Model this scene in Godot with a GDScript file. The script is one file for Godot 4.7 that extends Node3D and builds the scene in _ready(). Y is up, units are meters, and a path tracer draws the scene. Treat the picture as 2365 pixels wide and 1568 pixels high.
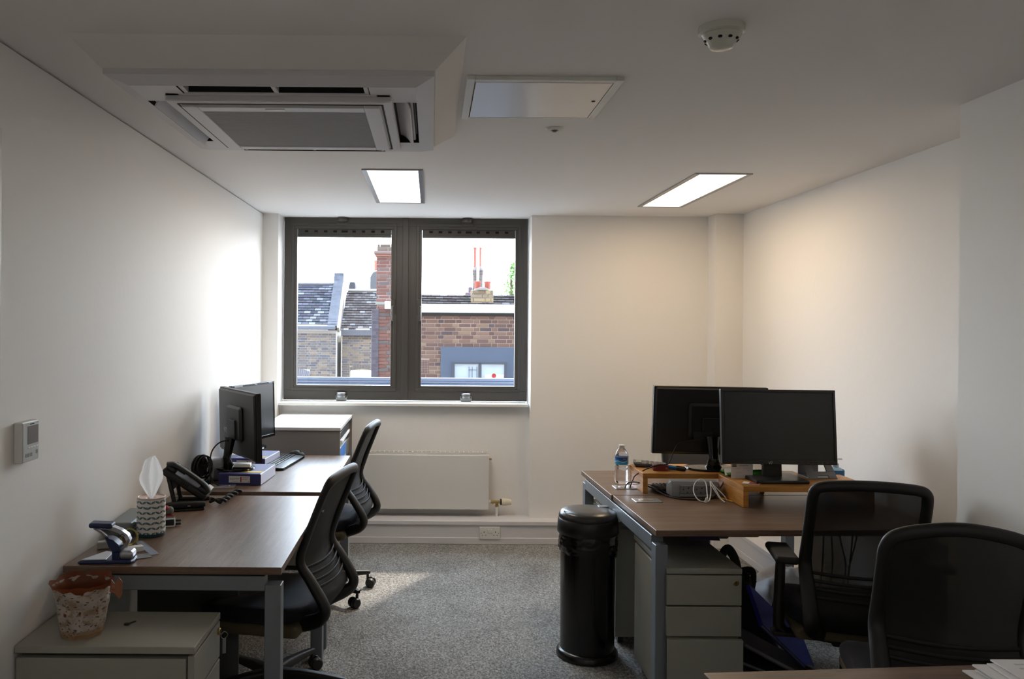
extends Node3D
# An office room looking towards its window: two rows of desks, chairs, a ceiling air conditioner and brick houses outside. Metres, y up, the window wall lies towards -z.

const DESK := 0.759
const CEIL := 2.374


func _ready() -> void:
	camera_and_light()
	make_materials()
	room()
	window()
	outside()
	ceiling_fittings()
	wall_fittings()
	left_desks()
	right_desks()
	chairs()
	left_things()
	right_things()
	floor_things()


func camera_and_light() -> void:
	var cam := Camera3D.new()
	cam.name = "camera"
	cam.projection = Camera3D.PROJECTION_FRUSTUM
	cam.near = 0.05
	cam.far = 200.0
	var f := 1900.0                                   # focal length in pixels of the 2365 x 1568 frame
	cam.size = 2.0 * cam.near * 784.0 / f
	cam.frustum_offset = Vector2(186.5, -35.0) / f * cam.near
	cam.position = Vector3(0, 1.574, 0)
	cam.rotation.z = 0.008
	add_child(cam)
	cam.current = true

	var sky := ProceduralSkyMaterial.new()
	sky.sky_top_color = Color(0.80, 0.90, 1.0)
	sky.sky_horizon_color = Color(0.97, 0.985, 1.0)
	sky.sky_curve = 0.2
	sky.ground_bottom_color = Color(0.50, 0.49, 0.47)
	sky.ground_horizon_color = Color(0.62, 0.62, 0.62)
	sky.sky_energy_multiplier = 1.0
	var e := Environment.new()
	e.background_mode = Environment.BG_SKY
	e.sky = Sky.new()
	e.sky.sky_material = sky
	e.background_energy_multiplier = 12.0
	e.tonemap_mode = Environment.TONE_MAPPER_LINEAR
	e.tonemap_exposure = 1.47
	e.sdfgi_enabled = true
	e.ssao_enabled = true
	e.ssil_enabled = true
	var we := WorldEnvironment.new()
	we.name = "world"
	we.environment = e
	add_child(we)

	var sun := DirectionalLight3D.new()
	sun.name = "sun"
	sun.light_energy = 1.1
	sun.light_color = Color(1.0, 0.95, 0.88)
	sun.light_angular_distance = 2.5
	sun.shadow_enabled = true
	sun.basis = Basis.looking_at(Vector3(-1.08, -2.2, 1.84), Vector3.UP)
	add_child(sun)
# ---------------------------------------------------------------- mesh builder
class Shape:
	var v := PackedVector3Array()
	var n := PackedVector3Array()
	var t := PackedVector2Array()
	var c := PackedColorArray()
	var k := PackedInt32Array()
	var xf := Transform3D()
	var tint := Color(1, 1, 1)

	func vert(p: Vector3, nn: Vector3, uv := Vector2.ZERO) -> int:
		v.append(xf * p)
		n.append((xf.basis * nn).normalized())
		t.append(uv)
		c.append(tint)
		return v.size() - 1

	func face(a: int, b: int, d: int) -> void:      # counter-clockwise seen from outside
		k.append(a); k.append(d); k.append(b)

	func quad(a: Vector3, b: Vector3, d: Vector3, e: Vector3) -> Shape:
		var nn := (b - a).cross(e - a)
		if nn.length() < 1e-12:
			nn = (d - b).cross(e - b)
		nn = nn.normalized()
		var i := vert(a, nn, Vector2(0, 1))
		vert(b, nn, Vector2(1, 1)); vert(d, nn, Vector2(1, 0)); vert(e, nn, Vector2(0, 0))
		face(i, i + 1, i + 2); face(i, i + 2, i + 3)
		return self

	func box(p: Vector3, s: Vector3) -> Shape:      # centre and size, sharp edges
		var h := s / 2.0
		for ax in 3:
			for sg in [-1.0, 1.0]:
				var w := Vector3.ZERO; w[ax] = sg
				var u := Vector3.ZERO; u[(ax + 1) % 3] = 1.0
				var r := w.cross(u)
				var o := p + w * h[ax]
				var uu := u * h[(ax + 1) % 3]
				var rr := r * h[(ax + 2) % 3]
				quad(o - uu - rr, o + uu - rr, o + uu + rr, o - uu + rr)
		return self

	func span(a: Vector3, b: Vector3) -> Shape:     # box between two corners
		return box((a + b) / 2.0, (b - a).abs())

	func rbox(p: Vector3, s: Vector3, r := 0.004, seg := 2) -> Shape:
		var h := s / 2.0
		r = minf(r, minf(h.x, minf(h.y, h.z)) * 0.999)
		for ax in 3:
			for sg in [-1.0, 1.0]:
				var w := Vector3.ZERO; w[ax] = sg
				var u := Vector3.ZERO; u[(ax + 1) % 3] = 1.0
				var q := w.cross(u)
				var m := 2 * (seg + 1)
				var base := v.size()
				for i in m:
					var fu := tan(lerpf(-PI / 4, 0, float(i) / seg)) if i <= seg else tan(lerpf(0, PI / 4, float(i - seg - 1) / seg))
					var cu := -1.0 if i <= seg else 1.0
					for j in m:
						var fv := tan(lerpf(-PI / 4, 0, float(j) / seg)) if j <= seg else tan(lerpf(0, PI / 4, float(j - seg - 1) / seg))
						var cv := -1.0 if j <= seg else 1.0
						var d := (u * fu + q * fv + w).normalized()
						var inner := w * (h[ax] - r) + u * cu * (h[(ax + 1) % 3] - r) + q * cv * (h[(ax + 2) % 3] - r)
						vert(p + inner + d * r, d, Vector2(float(i) / (m - 1), float(j) / (m - 1)))
				for i in m - 1:
					for j in m - 1:
						var a := base + i * m + j
						face(a, a + m, a + m + 1); face(a, a + m + 1, a + 1)
		return self

	func lathe(pr: Array, seg := 24, at := Vector3.ZERO, sharp := 40.0) -> Shape:   # profile of Vector2(radius, y), outside on its right going up
		var m := pr.size()
		var sn := []
		for i in m - 1:
			var d: Vector2 = pr[i + 1] - pr[i]
			sn.append(Vector2(d.y, -d.x).normalized())
		for i in m - 1:
			var na: Vector2 = sn[i]
			var nb: Vector2 = sn[i]
			if i > 0 and rad_to_deg(absf(sn[i].angle_to(sn[i - 1]))) < sharp:
				na = (sn[i] + sn[i - 1]).normalized()
			if i < m - 2 and rad_to_deg(absf(sn[i].angle_to(sn[i + 1]))) < sharp:
				nb = (sn[i] + sn[i + 1]).normalized()
			var base := v.size()
			for j in seg + 1:
				var a := TAU * j / seg
				var e := Vector3(cos(a), 0, -sin(a))
				vert(at + e * pr[i].x + Vector3(0, pr[i].y, 0), e * na.x + Vector3(0, na.y, 0), Vector2(float(j) / seg, 1.0 - float(i) / (m - 1)))
				vert(at + e * pr[i + 1].x + Vector3(0, pr[i + 1].y, 0), e * nb.x + Vector3(0, nb.y, 0), Vector2(float(j) / seg, 1.0 - float(i + 1) / (m - 1)))
			for j in seg:
				var a := base + 2 * j
				face(a, a + 2, a + 3); face(a, a + 3, a + 1)
		return self

	func disc(r: float, hh: float, at := Vector3.ZERO, seg := 24, bev := 0.002) -> Shape:   # closed round slab
		return lathe([Vector2(0, 0), Vector2(r - bev, 0), Vector2(r, bev), Vector2(r, hh - bev), Vector2(r - bev, hh), Vector2(0, hh)], seg, at)

	func rod(a: Vector3, b: Vector3, ra: float, rb := -1.0, seg := 12) -> Shape:
		return tube([a, b], [ra, ra if rb < 0 else rb], seg)

	# a swept tube; wide > 1 flattens the section across ref
	func tube(p: Array, rad, seg := 8, loop := false, ref := Vector3.ZERO, wide := 1.0) -> Shape:
		var m := p.size()
		var tg := []
		for i in m:
			var a: Vector3 = p[(i - 1 + m) % m] if loop or i > 0 else p[i]
			var b: Vector3 = p[(i + 1) % m] if loop or i < m - 1 else p[i]
			tg.append((b - a).normalized())
		var nr: Vector3 = ref
		if ref == Vector3.ZERO:
			nr = Vector3.UP if absf(tg[0].y) < 0.9 else Vector3.RIGHT
		var base := v.size()
		for i in m:
			var tt: Vector3 = tg[i]
			nr = ((ref if ref != Vector3.ZERO else nr) - tt * tt.dot(ref if ref != Vector3.ZERO else nr)).normalized()
			var bb := tt.cross(nr)
			var r: float = rad[i] if rad is Array else rad
			for j in seg + 1:
				var a := TAU * j / seg
				var d := bb * cos(a) * wide + nr * sin(a)
				var e := bb * cos(a) / wide + nr * sin(a)
				vert(p[i] + d * r, e.normalized(), Vector2(float(j) / seg, float(i)))
		var w := seg + 1
		for i in (m if loop else m - 1):
			for j in seg:
				var a := base + i * w + j
				var b := base + ((i + 1) % m) * w + j
				face(a, b + 1, a + 1); face(a, b, b + 1)
		if not loop:
			for e in [0, m - 1]:
				var nn: Vector3 = -tg[0] if e == 0 else tg[m - 1]
				var ci := vert(p[e], nn)
				var ring := []
				for j in seg + 1:
					ring.append(vert(xf.affine_inverse() * v[base + e * w + j], nn))
				for j in seg:
					if e == 0:
						face(ci, ring[j], ring[j + 1])
					else:
						face(ci, ring[j + 1], ring[j])
		return self

	# outline in x, y (counter-clockwise), pushed out from z0 to z1 (z1 > z0), chamfered
	func slab(poly: PackedVector2Array, z0: float, z1: float, bev := 0.0, smooth := 35.0) -> Shape:
		if Geometry2D.is_polygon_clockwise(poly):
			poly = poly.duplicate(); poly.reverse()
		var m := poly.size()
		var en := []
		for i in m:
			var d := poly[(i + 1) % m] - poly[i]
			en.append(Vector2(d.y, -d.x).normalized())
		var inner := PackedVector2Array()
		for i in m:
			var bis: Vector2 = en[i] + en[(i - 1 + m) % m]
			bis = bis / maxf(0.3, bis.length_squared()) * 2.0
			inner.append(poly[i] - bis * bev)
		var rings := [[poly, z0 + bev, poly, z1 - bev, 0.0]]
		if bev > 0:
			rings.append([inner, z0, poly, z0 + bev, -1.0])
			rings.append([poly, z1 - bev, inner, z1, 1.0])
		for r in rings:
			for i in m:
				var j := (i + 1) % m
				var e: Vector2 = en[i]
				var ea := e
				var eb := e
				if rad_to_deg(absf(e.angle_to(en[(i - 1 + m) % m]))) < smooth:
					ea = (e + en[(i - 1 + m) % m]).normalized()
				if rad_to_deg(absf(e.angle_to(en[j]))) < smooth:
					eb = (e + en[j]).normalized()
				var z: float = r[4]
				var b := vert(Vector3(r[0][i].x, r[0][i].y, r[1]), Vector3(ea.x, ea.y, z).normalized(), Vector2(float(i) / m, 0))
				vert(Vector3(r[0][j].x, r[0][j].y, r[1]), Vector3(eb.x, eb.y, z).normalized(), Vector2(float(i + 1) / m, 0))
				vert(Vector3(r[2][j].x, r[2][j].y, r[3]), Vector3(eb.x, eb.y, z).normalized(), Vector2(float(i + 1) / m, 1))
				vert(Vector3(r[2][i].x, r[2][i].y, r[3]), Vector3(ea.x, ea.y, z).normalized(), Vector2(float(i) / m, 1))
				face(b, b + 1, b + 2); face(b, b + 2, b + 3)
		var tri := Geometry2D.triangulate_polygon(inner)
		for cap in [[z0, -1.0], [z1, 1.0]]:
			var b := v.size()
			for q in inner:
				vert(Vector3(q.x, q.y, cap[0]), Vector3(0, 0, cap[1]), q)
			for i in range(0, tri.size(), 3):
				var a0 := inner[tri[i]]
				var a1 := inner[tri[i + 1]]
				var a2 := inner[tri[i + 2]]
				var ccw: bool = (a1 - a0).cross(a2 - a0) > 0
				if ccw == (cap[1] > 0):
					face(b + tri[i], b + tri[i + 1], b + tri[i + 2])
				else:
					face(b + tri[i], b + tri[i + 2], b + tri[i + 1])
		return self

	# smooth surface through rows of points
	func skin(rows: Array, loop := false, flip := false) -> Shape:
		var h := rows.size()
		var w: int = rows[0].size()
		var nn := []
		for i in h * w:
			nn.append(Vector3.ZERO)
		var ww := w if loop else w - 1
		for i in h - 1:
			for j in ww:
				var j2 := (j + 1) % w
				var a: Vector3 = rows[i][j]
				var b: Vector3 = rows[i][j2]
				var d: Vector3 = rows[i + 1][j2]
				var e: Vector3 = rows[i + 1][j]
				var f := (d - a).cross(e - b)
				if flip:
					f = -f
				for q in [i * w + j, i * w + j2, (i + 1) * w + j2, (i + 1) * w + j]:
					nn[q] += f
		var base := v.size()
		for i in h:
			for j in w:
				vert(rows[i][j], nn[i * w + j].normalized() if nn[i * w + j].length() > 1e-14 else Vector3.UP, Vector2(float(j) / maxi(1, ww), float(i) / (h - 1)))
		for i in h - 1:
			for j in ww:
				var j2 := (j + 1) % w
				var a := base + i * w + j
				var b := base + i * w + j2
				var d := base + (i + 1) * w + j2
				var e := base + (i + 1) * w + j
				if flip:
					face(a, d, b); face(a, e, d)
				else:
					face(a, b, d); face(a, d, e)
		return self

	func sheet_loop(rows: Array) -> Shape:      # a closed ring of rows, both faces
		skin(rows, true); skin(rows, true, true)
		return self

	func sheet(rows: Array, thick: float) -> Shape:   # a curved sheet with both faces and rims
		var h := rows.size()
		var w: int = rows[0].size()
		var back := []
		for i in h:
			var r := []
			for j in w:
				var du: Vector3 = rows[i][mini(j + 1, w - 1)] - rows[i][maxi(j - 1, 0)]
				var dv: Vector3 = rows[mini(i + 1, h - 1)][j] - rows[maxi(i - 1, 0)][j]
				r.append(rows[i][j] - du.cross(dv).normalized() * thick)
			back.append(r)
		skin(rows); skin(back, false, true)
		for i in h - 1:
			quad(back[i][0], rows[i][0], rows[i + 1][0], back[i + 1][0])
			quad(rows[i][w - 1], back[i][w - 1], back[i + 1][w - 1], rows[i + 1][w - 1])
		for j in w - 1:
			quad(rows[0][j], back[0][j], back[0][j + 1], rows[0][j + 1])
			quad(back[h - 1][j], rows[h - 1][j], rows[h - 1][j + 1], back[h - 1][j + 1])
		return self

	func text(s: String, size: float, at: Transform3D, deep := 0.0006, serif := false) -> Shape:
		var tm := TextMesh.new()
		var f := SystemFont.new()
		f.font_names = PackedStringArray(["Droid Serif" if serif else "Droid Sans"])
		tm.font = f
		tm.text = s
		tm.font_size = 24
		tm.pixel_size = size / 24.0
		tm.depth = deep
		tm.curve_step = 2.0
		for q in tm.get_surface_count():
			var ar := tm.surface_get_arrays(q)
			var vs: PackedVector3Array = ar[Mesh.ARRAY_VERTEX]
			var ns: PackedVector3Array = ar[Mesh.ARRAY_NORMAL]
			var base := v.size()
			for i in vs.size():
				vert(at * vs[i], at.basis * ns[i])
			if ar[Mesh.ARRAY_INDEX] != null:
				for i in ar[Mesh.ARRAY_INDEX]:
					k.append(base + i)
			else:
				for i in vs.size():
					k.append(base + i)
		return self

	func turned(b: Basis, mirror := false) -> Shape:      # every point and normal turned in place
		for i in v.size():
			v[i] = b * v[i]
			n[i] = (b * n[i]).normalized()
		return self

	func moved(m: Transform3D) -> Shape:
		for i in v.size():
			v[i] = m * v[i]
			n[i] = (m.basis * n[i]).normalized()
		return self

	func mesh_turned(p: Vector3) -> Shape:      # an upright lathe laid to face +z and moved to p
		var b := Basis(Vector3.RIGHT, PI / 2)
		for i in v.size():
			v[i] = b * v[i] + p
			n[i] = (b * n[i]).normalized()
		return self

	func mesh() -> ArrayMesh:
		var a := []
		a.resize(Mesh.ARRAY_MAX)
		a[Mesh.ARRAY_VERTEX] = v
		a[Mesh.ARRAY_NORMAL] = n
		a[Mesh.ARRAY_TEX_UV] = t
		a[Mesh.ARRAY_COLOR] = c
		a[Mesh.ARRAY_INDEX] = k
		var m := ArrayMesh.new()
		m.add_surface_from_arrays(Mesh.PRIMITIVE_TRIANGLES, a)
		return m


func curve(p: Array, per := 6, loop := false) -> Array:      # Catmull-Rom through points
	var out := []
	var m := p.size()
	for i in (m if loop else m - 1):
		var a = p[(i - 1 + m) % m] if loop or i > 0 else p[i]
		var b = p[i]
		var c = p[(i + 1) % m]
		var d = p[(i + 2) % m] if loop or i + 2 < m else c
		for j in per:
			var s := float(j) / per
			out.append(0.5 * ((2.0 * b) + (c - a) * s + (2.0 * a - 5.0 * b + 4.0 * c - d) * s * s + (3.0 * b - a - 3.0 * c + d) * s * s * s))
	if not loop:
		out.append(p[m - 1])
	return out


func round_rect(w: float, h: float, r: float, seg := 5) -> PackedVector2Array:
	var o := PackedVector2Array()
	for q in [[1, 1, 0.0], [-1, 1, PI / 2], [-1, -1, PI], [1, -1, PI * 1.5]]:
		for i in seg + 1:
			var a: float = q[2] + PI / 2 * i / seg
			o.append(Vector2(q[0] * (w / 2 - r), q[1] * (h / 2 - r)) + Vector2(cos(a), sin(a)) * r)
	return o


func at(p: Vector3, ry := 0.0, rx := 0.0, rz := 0.0) -> Transform3D:
	return Transform3D(Basis.from_euler(Vector3(rx, ry, rz)), p)


# ---------------------------------------------------------------- scene helpers
var used := {}


func numbered(parent: Node, called: String) -> String:
	var key := str(parent.get_instance_id()) + called
	var i: int = used.get(key, 0)
	used[key] = i + 1
	return called if i == 0 else "%s_%03d" % [called, i]


func tag(o: Node3D, label: String, category := "", group := "", kind := "") -> Node3D:
	if label: o.set_meta("label", label)
	if category: o.set_meta("category", category)
	if group: o.set_meta("group", group)
	if kind: o.set_meta("kind", kind)
	return o


func thing(called: String, label: String, category: String, p := Vector3.ZERO, turn := 0.0, group := "") -> Node3D:
	var o := Node3D.new()
	o.name = numbered(self, called)
	add_child(o, true)
	o.position = p
	o.rotation.y = turn
	tag(o, label, category, group)
	return o


func part(parent: Node, called: String, s: Shape, m: Material, label := "") -> MeshInstance3D:
	var o := MeshInstance3D.new()
	o.name = numbered(parent, called)
	o.mesh = s.mesh()
	o.material_override = m
	parent.add_child(o, true)
	if label: o.set_meta("label", label)
	return o


func single(called: String, label: String, category: String, s: Shape, m: Material, p := Vector3.ZERO, turn := 0.0, group := "") -> MeshInstance3D:
	var o := part(self, called, s, m)
	o.position = p
	o.rotation.y = turn
	tag(o, label, category, group)
	return o


func struct(called: String, s: Shape, m: Material, label: String, category: String) -> MeshInstance3D:
	var o := part(self, called, s, m)
	tag(o, label, category, "", "structure")
	return o


func S() -> Shape:
	return Shape.new()


func V(x: float, y: float, depth: float) -> Vector3:      # depth counts away from the camera
	return Vector3(x, y, -depth)


func mat(c: Color, rough := 0.5, metal := 0.0) -> StandardMaterial3D:
	var m := StandardMaterial3D.new()
	m.albedo_color = c
	m.roughness = rough
	m.metallic = metal
	return m


func grey(g: float, rough := 0.5, metal := 0.0) -> StandardMaterial3D:
	return mat(Color(g, g, g), rough, metal)
# ---------------------------------------------------------------- materials
var M := {}


func noise_tex(freq: float, size := 512, ramp: Gradient = null, kind := FastNoiseLite.TYPE_SIMPLEX_SMOOTH, octaves := 4, seed_ := 1, as_normal := false, bump := 4.0) -> NoiseTexture2D:
	var f := FastNoiseLite.new()
	f.noise_type = kind
	f.frequency = freq
	f.fractal_octaves = octaves
	f.seed = seed_
	var t := NoiseTexture2D.new()
	t.width = size
	t.height = size
	t.seamless = true
	t.noise = f
	if ramp: t.color_ramp = ramp
	t.as_normal_map = as_normal
	t.bump_strength = bump
	return t


func ramp(stops: Array) -> Gradient:
	var g := Gradient.new()
	var o := PackedFloat32Array()
	var c := PackedColorArray()
	for s in stops:
		o.append(s[0]); c.append(s[1])
	g.offsets = o
	g.colors = c
	return g


func tri(m: StandardMaterial3D, s: Vector3, world := false) -> StandardMaterial3D:
	m.uv1_triplanar = true
	m.uv1_world_triplanar = world
	m.uv1_scale = s
	m.uv1_triplanar_sharpness = 8.0
	return m


func grain(dark: Color, mid: Color, light: Color, seed_: int, long := 1.0, fine := 1.0) -> ImageTexture:   # wood figure, the grain runs along u
	var f := FastNoiseLite.new()
	f.seed = seed_
	f.noise_type = FastNoiseLite.TYPE_SIMPLEX_SMOOTH
	f.frequency = 1.0
	f.fractal_octaves = 3
	var w := 768
	var im := Image.create(w, w, false, Image.FORMAT_RGB8)
	for y in w:
		for x in w:
			var u := float(x) / w
			var t := float(y) / w
			var a := f.get_noise_2d(u * 2.2 * long, t * 26.0 * fine) * 0.55
			a += f.get_noise_2d(u * 5.0 * long + 40.0, t * 120.0 * fine) * 0.38
			a += f.get_noise_2d(u * 3.0 + 90.0, t * 5.0) * 0.35
			var pore := f.get_noise_2d(u * 14.0 * long + 7.0, t * 260.0 * fine)
			var c := dark.lerp(mid, clampf(a + 1.0, 0, 1)) if a < 0 else mid.lerp(light, clampf(a * 1.6, 0, 1))
			if pore > 0.32:
				c = c.darkened((pore - 0.32) * 0.9)
			im.set_pixel(x, y, c)
	return ImageTexture.create_from_image(im)


func make_materials() -> void:
	var m: StandardMaterial3D
	m = mat(Color(0.935, 0.925, 0.91), 0.62)
	m.heightmap_enabled = true
	m.heightmap_texture = noise_tex(0.02, 512, null, FastNoiseLite.TYPE_SIMPLEX_SMOOTH, 5, 3)
	m.heightmap_scale = 0.08
	M.wall = tri(m, Vector3(0.9, 0.9, 0.9), true)
	m = mat(Color(0.935, 0.92, 0.905), 0.75)
	m.heightmap_enabled = true
	m.heightmap_texture = noise_tex(0.012, 512, null, FastNoiseLite.TYPE_SIMPLEX_SMOOTH, 4, 8)
	m.heightmap_scale = 0.1
	M.ceiling = tri(m, Vector3(0.5, 0.5, 0.5), true)
	m = mat(Color(1, 1, 1), 0.95)
	m.metallic_specular = 0.2
	m.albedo_texture = noise_tex(0.15, 1024, ramp([[0.0, Color(0.34, 0.335, 0.33)], [0.35, Color(0.52, 0.515, 0.505)], [0.55, Color(0.60, 0.595, 0.585)], [0.75, Color(0.69, 0.685, 0.67)], [1.0, Color(0.84, 0.835, 0.82)]]), FastNoiseLite.TYPE_VALUE, 3, 5)
	m.detail_enabled = true
	m.detail_blend_mode = BaseMaterial3D.BLEND_MODE_MUL
	m.detail_uv_layer = BaseMaterial3D.DETAIL_UV_2
	m.detail_albedo = noise_tex(0.012, 512, ramp([[0.0, Color(0.86, 0.86, 0.86)], [0.5, Color(0.97, 0.97, 0.97)], [1.0, Color(1, 1, 1)]]), FastNoiseLite.TYPE_SIMPLEX_SMOOTH, 3, 6)
	m.uv2_triplanar = true
	m.uv2_world_triplanar = true
	m.uv2_scale = Vector3(0.35, 0.35, 0.35)
	m.heightmap_enabled = true
	m.heightmap_texture = noise_tex(0.16, 1024, null, FastNoiseLite.TYPE_VALUE, 3, 5)
	m.heightmap_scale = 0.5
	M.carpet = tri(m, Vector3(1.15, 1.15, 0.8), true)
	m = mat(Color(1, 1, 1), 0.36)
	m.albedo_texture = grain(Color(0.33, 0.25, 0.195), Color(0.43, 0.34, 0.275), Color(0.51, 0.42, 0.35), 11)
	m.metallic_specular = 0.5
	m.heightmap_enabled = true
	m.heightmap_texture = noise_tex(0.05, 512, null, FastNoiseLite.TYPE_SIMPLEX_SMOOTH, 4, 31)
	m.heightmap_scale = 0.02
	M.walnut = tri(m, Vector3(0.75, 0.75, 0.75))
	var turned: Image = m.albedo_texture.get_image().duplicate()
	turned.rotate_90(CLOCKWISE)
	m = m.duplicate()
	m.albedo_texture = ImageTexture.create_from_image(turned)
	M.walnut_long = m
	m = mat(Color(1, 1, 1), 0.42)
	m.albedo_texture = grain(Color(0.60, 0.38, 0.15), Color(0.73, 0.50, 0.22), Color(0.80, 0.59, 0.31), 23, 0.8, 1.0)
	M.bamboo = tri(m, Vector3(1.3, 1.3, 1.3))
	M.frame = mat(Color(0.50, 0.525, 0.55), 0.38, 0.35)
	M.anthracite = mat(Color(0.30, 0.285, 0.27), 0.42, 0.25)
	M.slot = grey(0.02, 0.8)
	M.pedestal = mat(Color(0.60, 0.595, 0.555), 0.42)
	M.pedestal_gap = grey(0.10, 0.6)
	M.white = mat(Color(0.88, 0.88, 0.86), 0.4)
	M.white_matt = mat(Color(0.86, 0.86, 0.84), 0.7)
	M.radiator = mat(Color(0.87, 0.865, 0.85), 0.35)
	M.trunk = mat(Color(0.86, 0.85, 0.86), 0.4)
	M.acwhite = mat(Color(0.86, 0.85, 0.86), 0.45)
	M.black = grey(0.08, 0.45)
	M.black_soft = grey(0.085, 0.7)
	M.black_gloss = grey(0.055, 0.12)
	M.screen = mat(Color(0.03, 0.031, 0.034), 0.35)
	M.chair = grey(0.06, 0.5)
	m = mat(Color(0.075, 0.085, 0.13), 0.85)
	m.rim_enabled = true
	m.rim = 0.25
	m.heightmap_enabled = true
	m.heightmap_texture = noise_tex(0.2, 256, null, FastNoiseLite.TYPE_CELLULAR, 1, 9)
	m.heightmap_scale = 0.05
	M.seat = tri(m, Vector3(5, 5, 5))
	m = mat(Color(0.36, 0.32, 0.24), 0.9)
	m.heightmap_enabled = true
	m.heightmap_texture = noise_tex(0.2, 256, null, FastNoiseLite.TYPE_VALUE, 2, 19)
	m.heightmap_scale = 0.05
	M.tan = tri(m, Vector3(6, 6, 6))
	m = mat(Color(0.055, 0.055, 0.06, 0.94), 0.75)
	m.transparency = BaseMaterial3D.TRANSPARENCY_ALPHA
	m.cull_mode = BaseMaterial3D.CULL_DISABLED
	M.net = m
	M.chrome = mat(Color(0.75, 0.75, 0.74), 0.2, 1.0)
	M.brass = mat(Color(0.72, 0.64, 0.45), 0.3, 1.0)
	M.steel = mat(Color(0.62, 0.63, 0.64), 0.32, 0.9)
	m = mat(Color(1, 1, 1, 0.05), 0.02)
	m.transparency = BaseMaterial3D.TRANSPARENCY_ALPHA
	M.glass = m
	M.paper = mat(Color(0.88, 0.87, 0.86), 0.8)
	M.ink = grey(0.22, 0.8)
	M.red = mat(Color(0.66, 0.10, 0.08), 0.45)
	M.blue_ream = mat(Color(0.21, 0.22, 0.45), 0.4)
	M.yellow = mat(Color(0.86, 0.75, 0.22), 0.5)
	M.navy = mat(Color(0.10, 0.17, 0.33), 0.4)
	M.silver = mat(Color(0.70, 0.71, 0.73), 0.28, 0.75)
	M.cable = grey(0.07, 0.5)
	M.white_cable = grey(0.85, 0.45)
# ---------------------------------------------------------------- the room
const FAR := 6.0
const LEFT := -1.234
const RIGHT := 2.21


func room() -> void:
	struct("floor", S().span(Vector3(-1.6, -0.15, 2.2), Vector3(2.7, 0, -6.5)), M.carpet, "grey flecked loop pile office carpet", "floor")
	struct("ceiling", S().span(Vector3(-1.6, CEIL, 2.2), Vector3(2.7, CEIL + 0.25, -6.5)), M.ceiling, "flat white painted plaster ceiling", "ceiling")
	struct("wall_left", S().span(Vector3(LEFT - 0.25, -0.1, 2.2), Vector3(LEFT, CEIL - 0.006, -6.4)), M.wall, "long white painted wall beside the left desks", "wall")
	struct("trim_1", S().span(Vector3(LEFT - 0.02, 0, -2.335), Vector3(LEFT + 0.012, 2.12, -1.9)), M.white, "white lining at the near end of the left wall", "trim")
	struct("wall_right", S().span(Vector3(RIGHT, -0.1, -2.5), Vector3(RIGHT + 0.25, CEIL + 0.1, -6.4)), M.wall, "white painted wall beside the right desks", "wall")
	struct("wall_right_near", S().span(Vector3(1.889, -0.1, 2.2), Vector3(2.5, CEIL + 0.1, -2.947)), M.wall, "nearer white wall block standing proud of the right wall", "wall")
	struct("wall_back", S().span(Vector3(-1.6, -0.1, 2.2), Vector3(2.5, CEIL + 0.1, 2.45)), M.wall, "white painted wall behind the viewer", "wall")
	var w := S()
	w.span(V(0.728, -0.1, FAR), V(2.45, CEIL + 0.1, FAR + 0.42))
	w.span(V(LEFT - 0.1, -0.1, FAR), V(-1.12, CEIL + 0.1, FAR + 0.42))
	w.span(V(-1.2, -0.1, FAR + 0.1), V(0.8, 0.985, FAR + 0.42))
	w.span(V(-1.2, CEIL + 0.003, FAR + 0.05), V(0.8, CEIL + 0.3, FAR + 0.42))
	struct("wall_far", w, M.wall, "white painted wall around and under the window", "wall")
	struct("pillar", S().span(V(2.014, -0.05, FAR - 0.165), V(RIGHT + 0.05, CEIL + 0.05, FAR + 0.05)), M.wall, "square white boxed pillar in the far right corner", "pillar")
	struct("trim_2", S().rbox(V(-0.206, 0.982, FAR + 0.125), Vector3(1.84, 0.024, 0.19), 0.006), M.white, "white painted window sill board under the window", "sill")
	# perimeter trunking along the far wall and round the right wall
	var t := struct("baseboard_far", S().rbox(V(0.39, 0.075, FAR + 0.02), Vector3(3.24, 0.16, 0.24), 0.003), M.trunk, "white cable trunking along the foot of the far wall", "trunking")
	part(t, "lid", S().rbox(V(0.39, 0.1525, FAR + 0.012), Vector3(3.24, 0.032, 0.245), 0.006), M.trunk)
	part(t, "strip", S().rbox(V(0.39, 0.024, FAR + 0.015), Vector3(3.24, 0.046, 0.242), 0.003), M.trunk)
	t = struct("baseboard_right", S().rbox(V(RIGHT - 0.02, 0.075, 4.4), Vector3(0.14, 0.16, 2.87), 0.003), M.trunk, "white cable trunking along the foot of the right wall", "trunking")
	part(t, "lid", S().rbox(V(RIGHT - 0.022, 0.1525, 4.4), Vector3(0.15, 0.032, 2.87), 0.006), M.trunk)
	part(t, "strip", S().rbox(V(RIGHT - 0.02, 0.024, 4.4), Vector3(0.144, 0.046, 2.87), 0.003), M.trunk)


func frame_ring(s: Shape, x0: float, y0: float, x1: float, y1: float, a: float, z0: float, z1: float, r := 0.003) -> Shape:   # four mitred-looking bars, a wide
	s.rbox(Vector3((x0 + x1) / 2, y0 + a / 2, (z0 + z1) / 2), Vector3(x1 - x0, a, absf(z1 - z0)), r)
	s.rbox(Vector3((x0 + x1) / 2, y1 - a / 2, (z0 + z1) / 2), Vector3(x1 - x0, a, absf(z1 - z0)), r)
	s.rbox(Vector3(x0 + a / 2, (y0 + y1) / 2, (z0 + z1) / 2), Vector3(a, y1 - y0 - 2 * a + 0.002, absf(z1 - z0)), r)
	s.rbox(Vector3(x1 - a / 2, (y0 + y1) / 2, (z0 + z1) / 2), Vector3(a, y1 - y0 - 2 * a + 0.002, absf(z1 - z0)), r)
	return s


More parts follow.
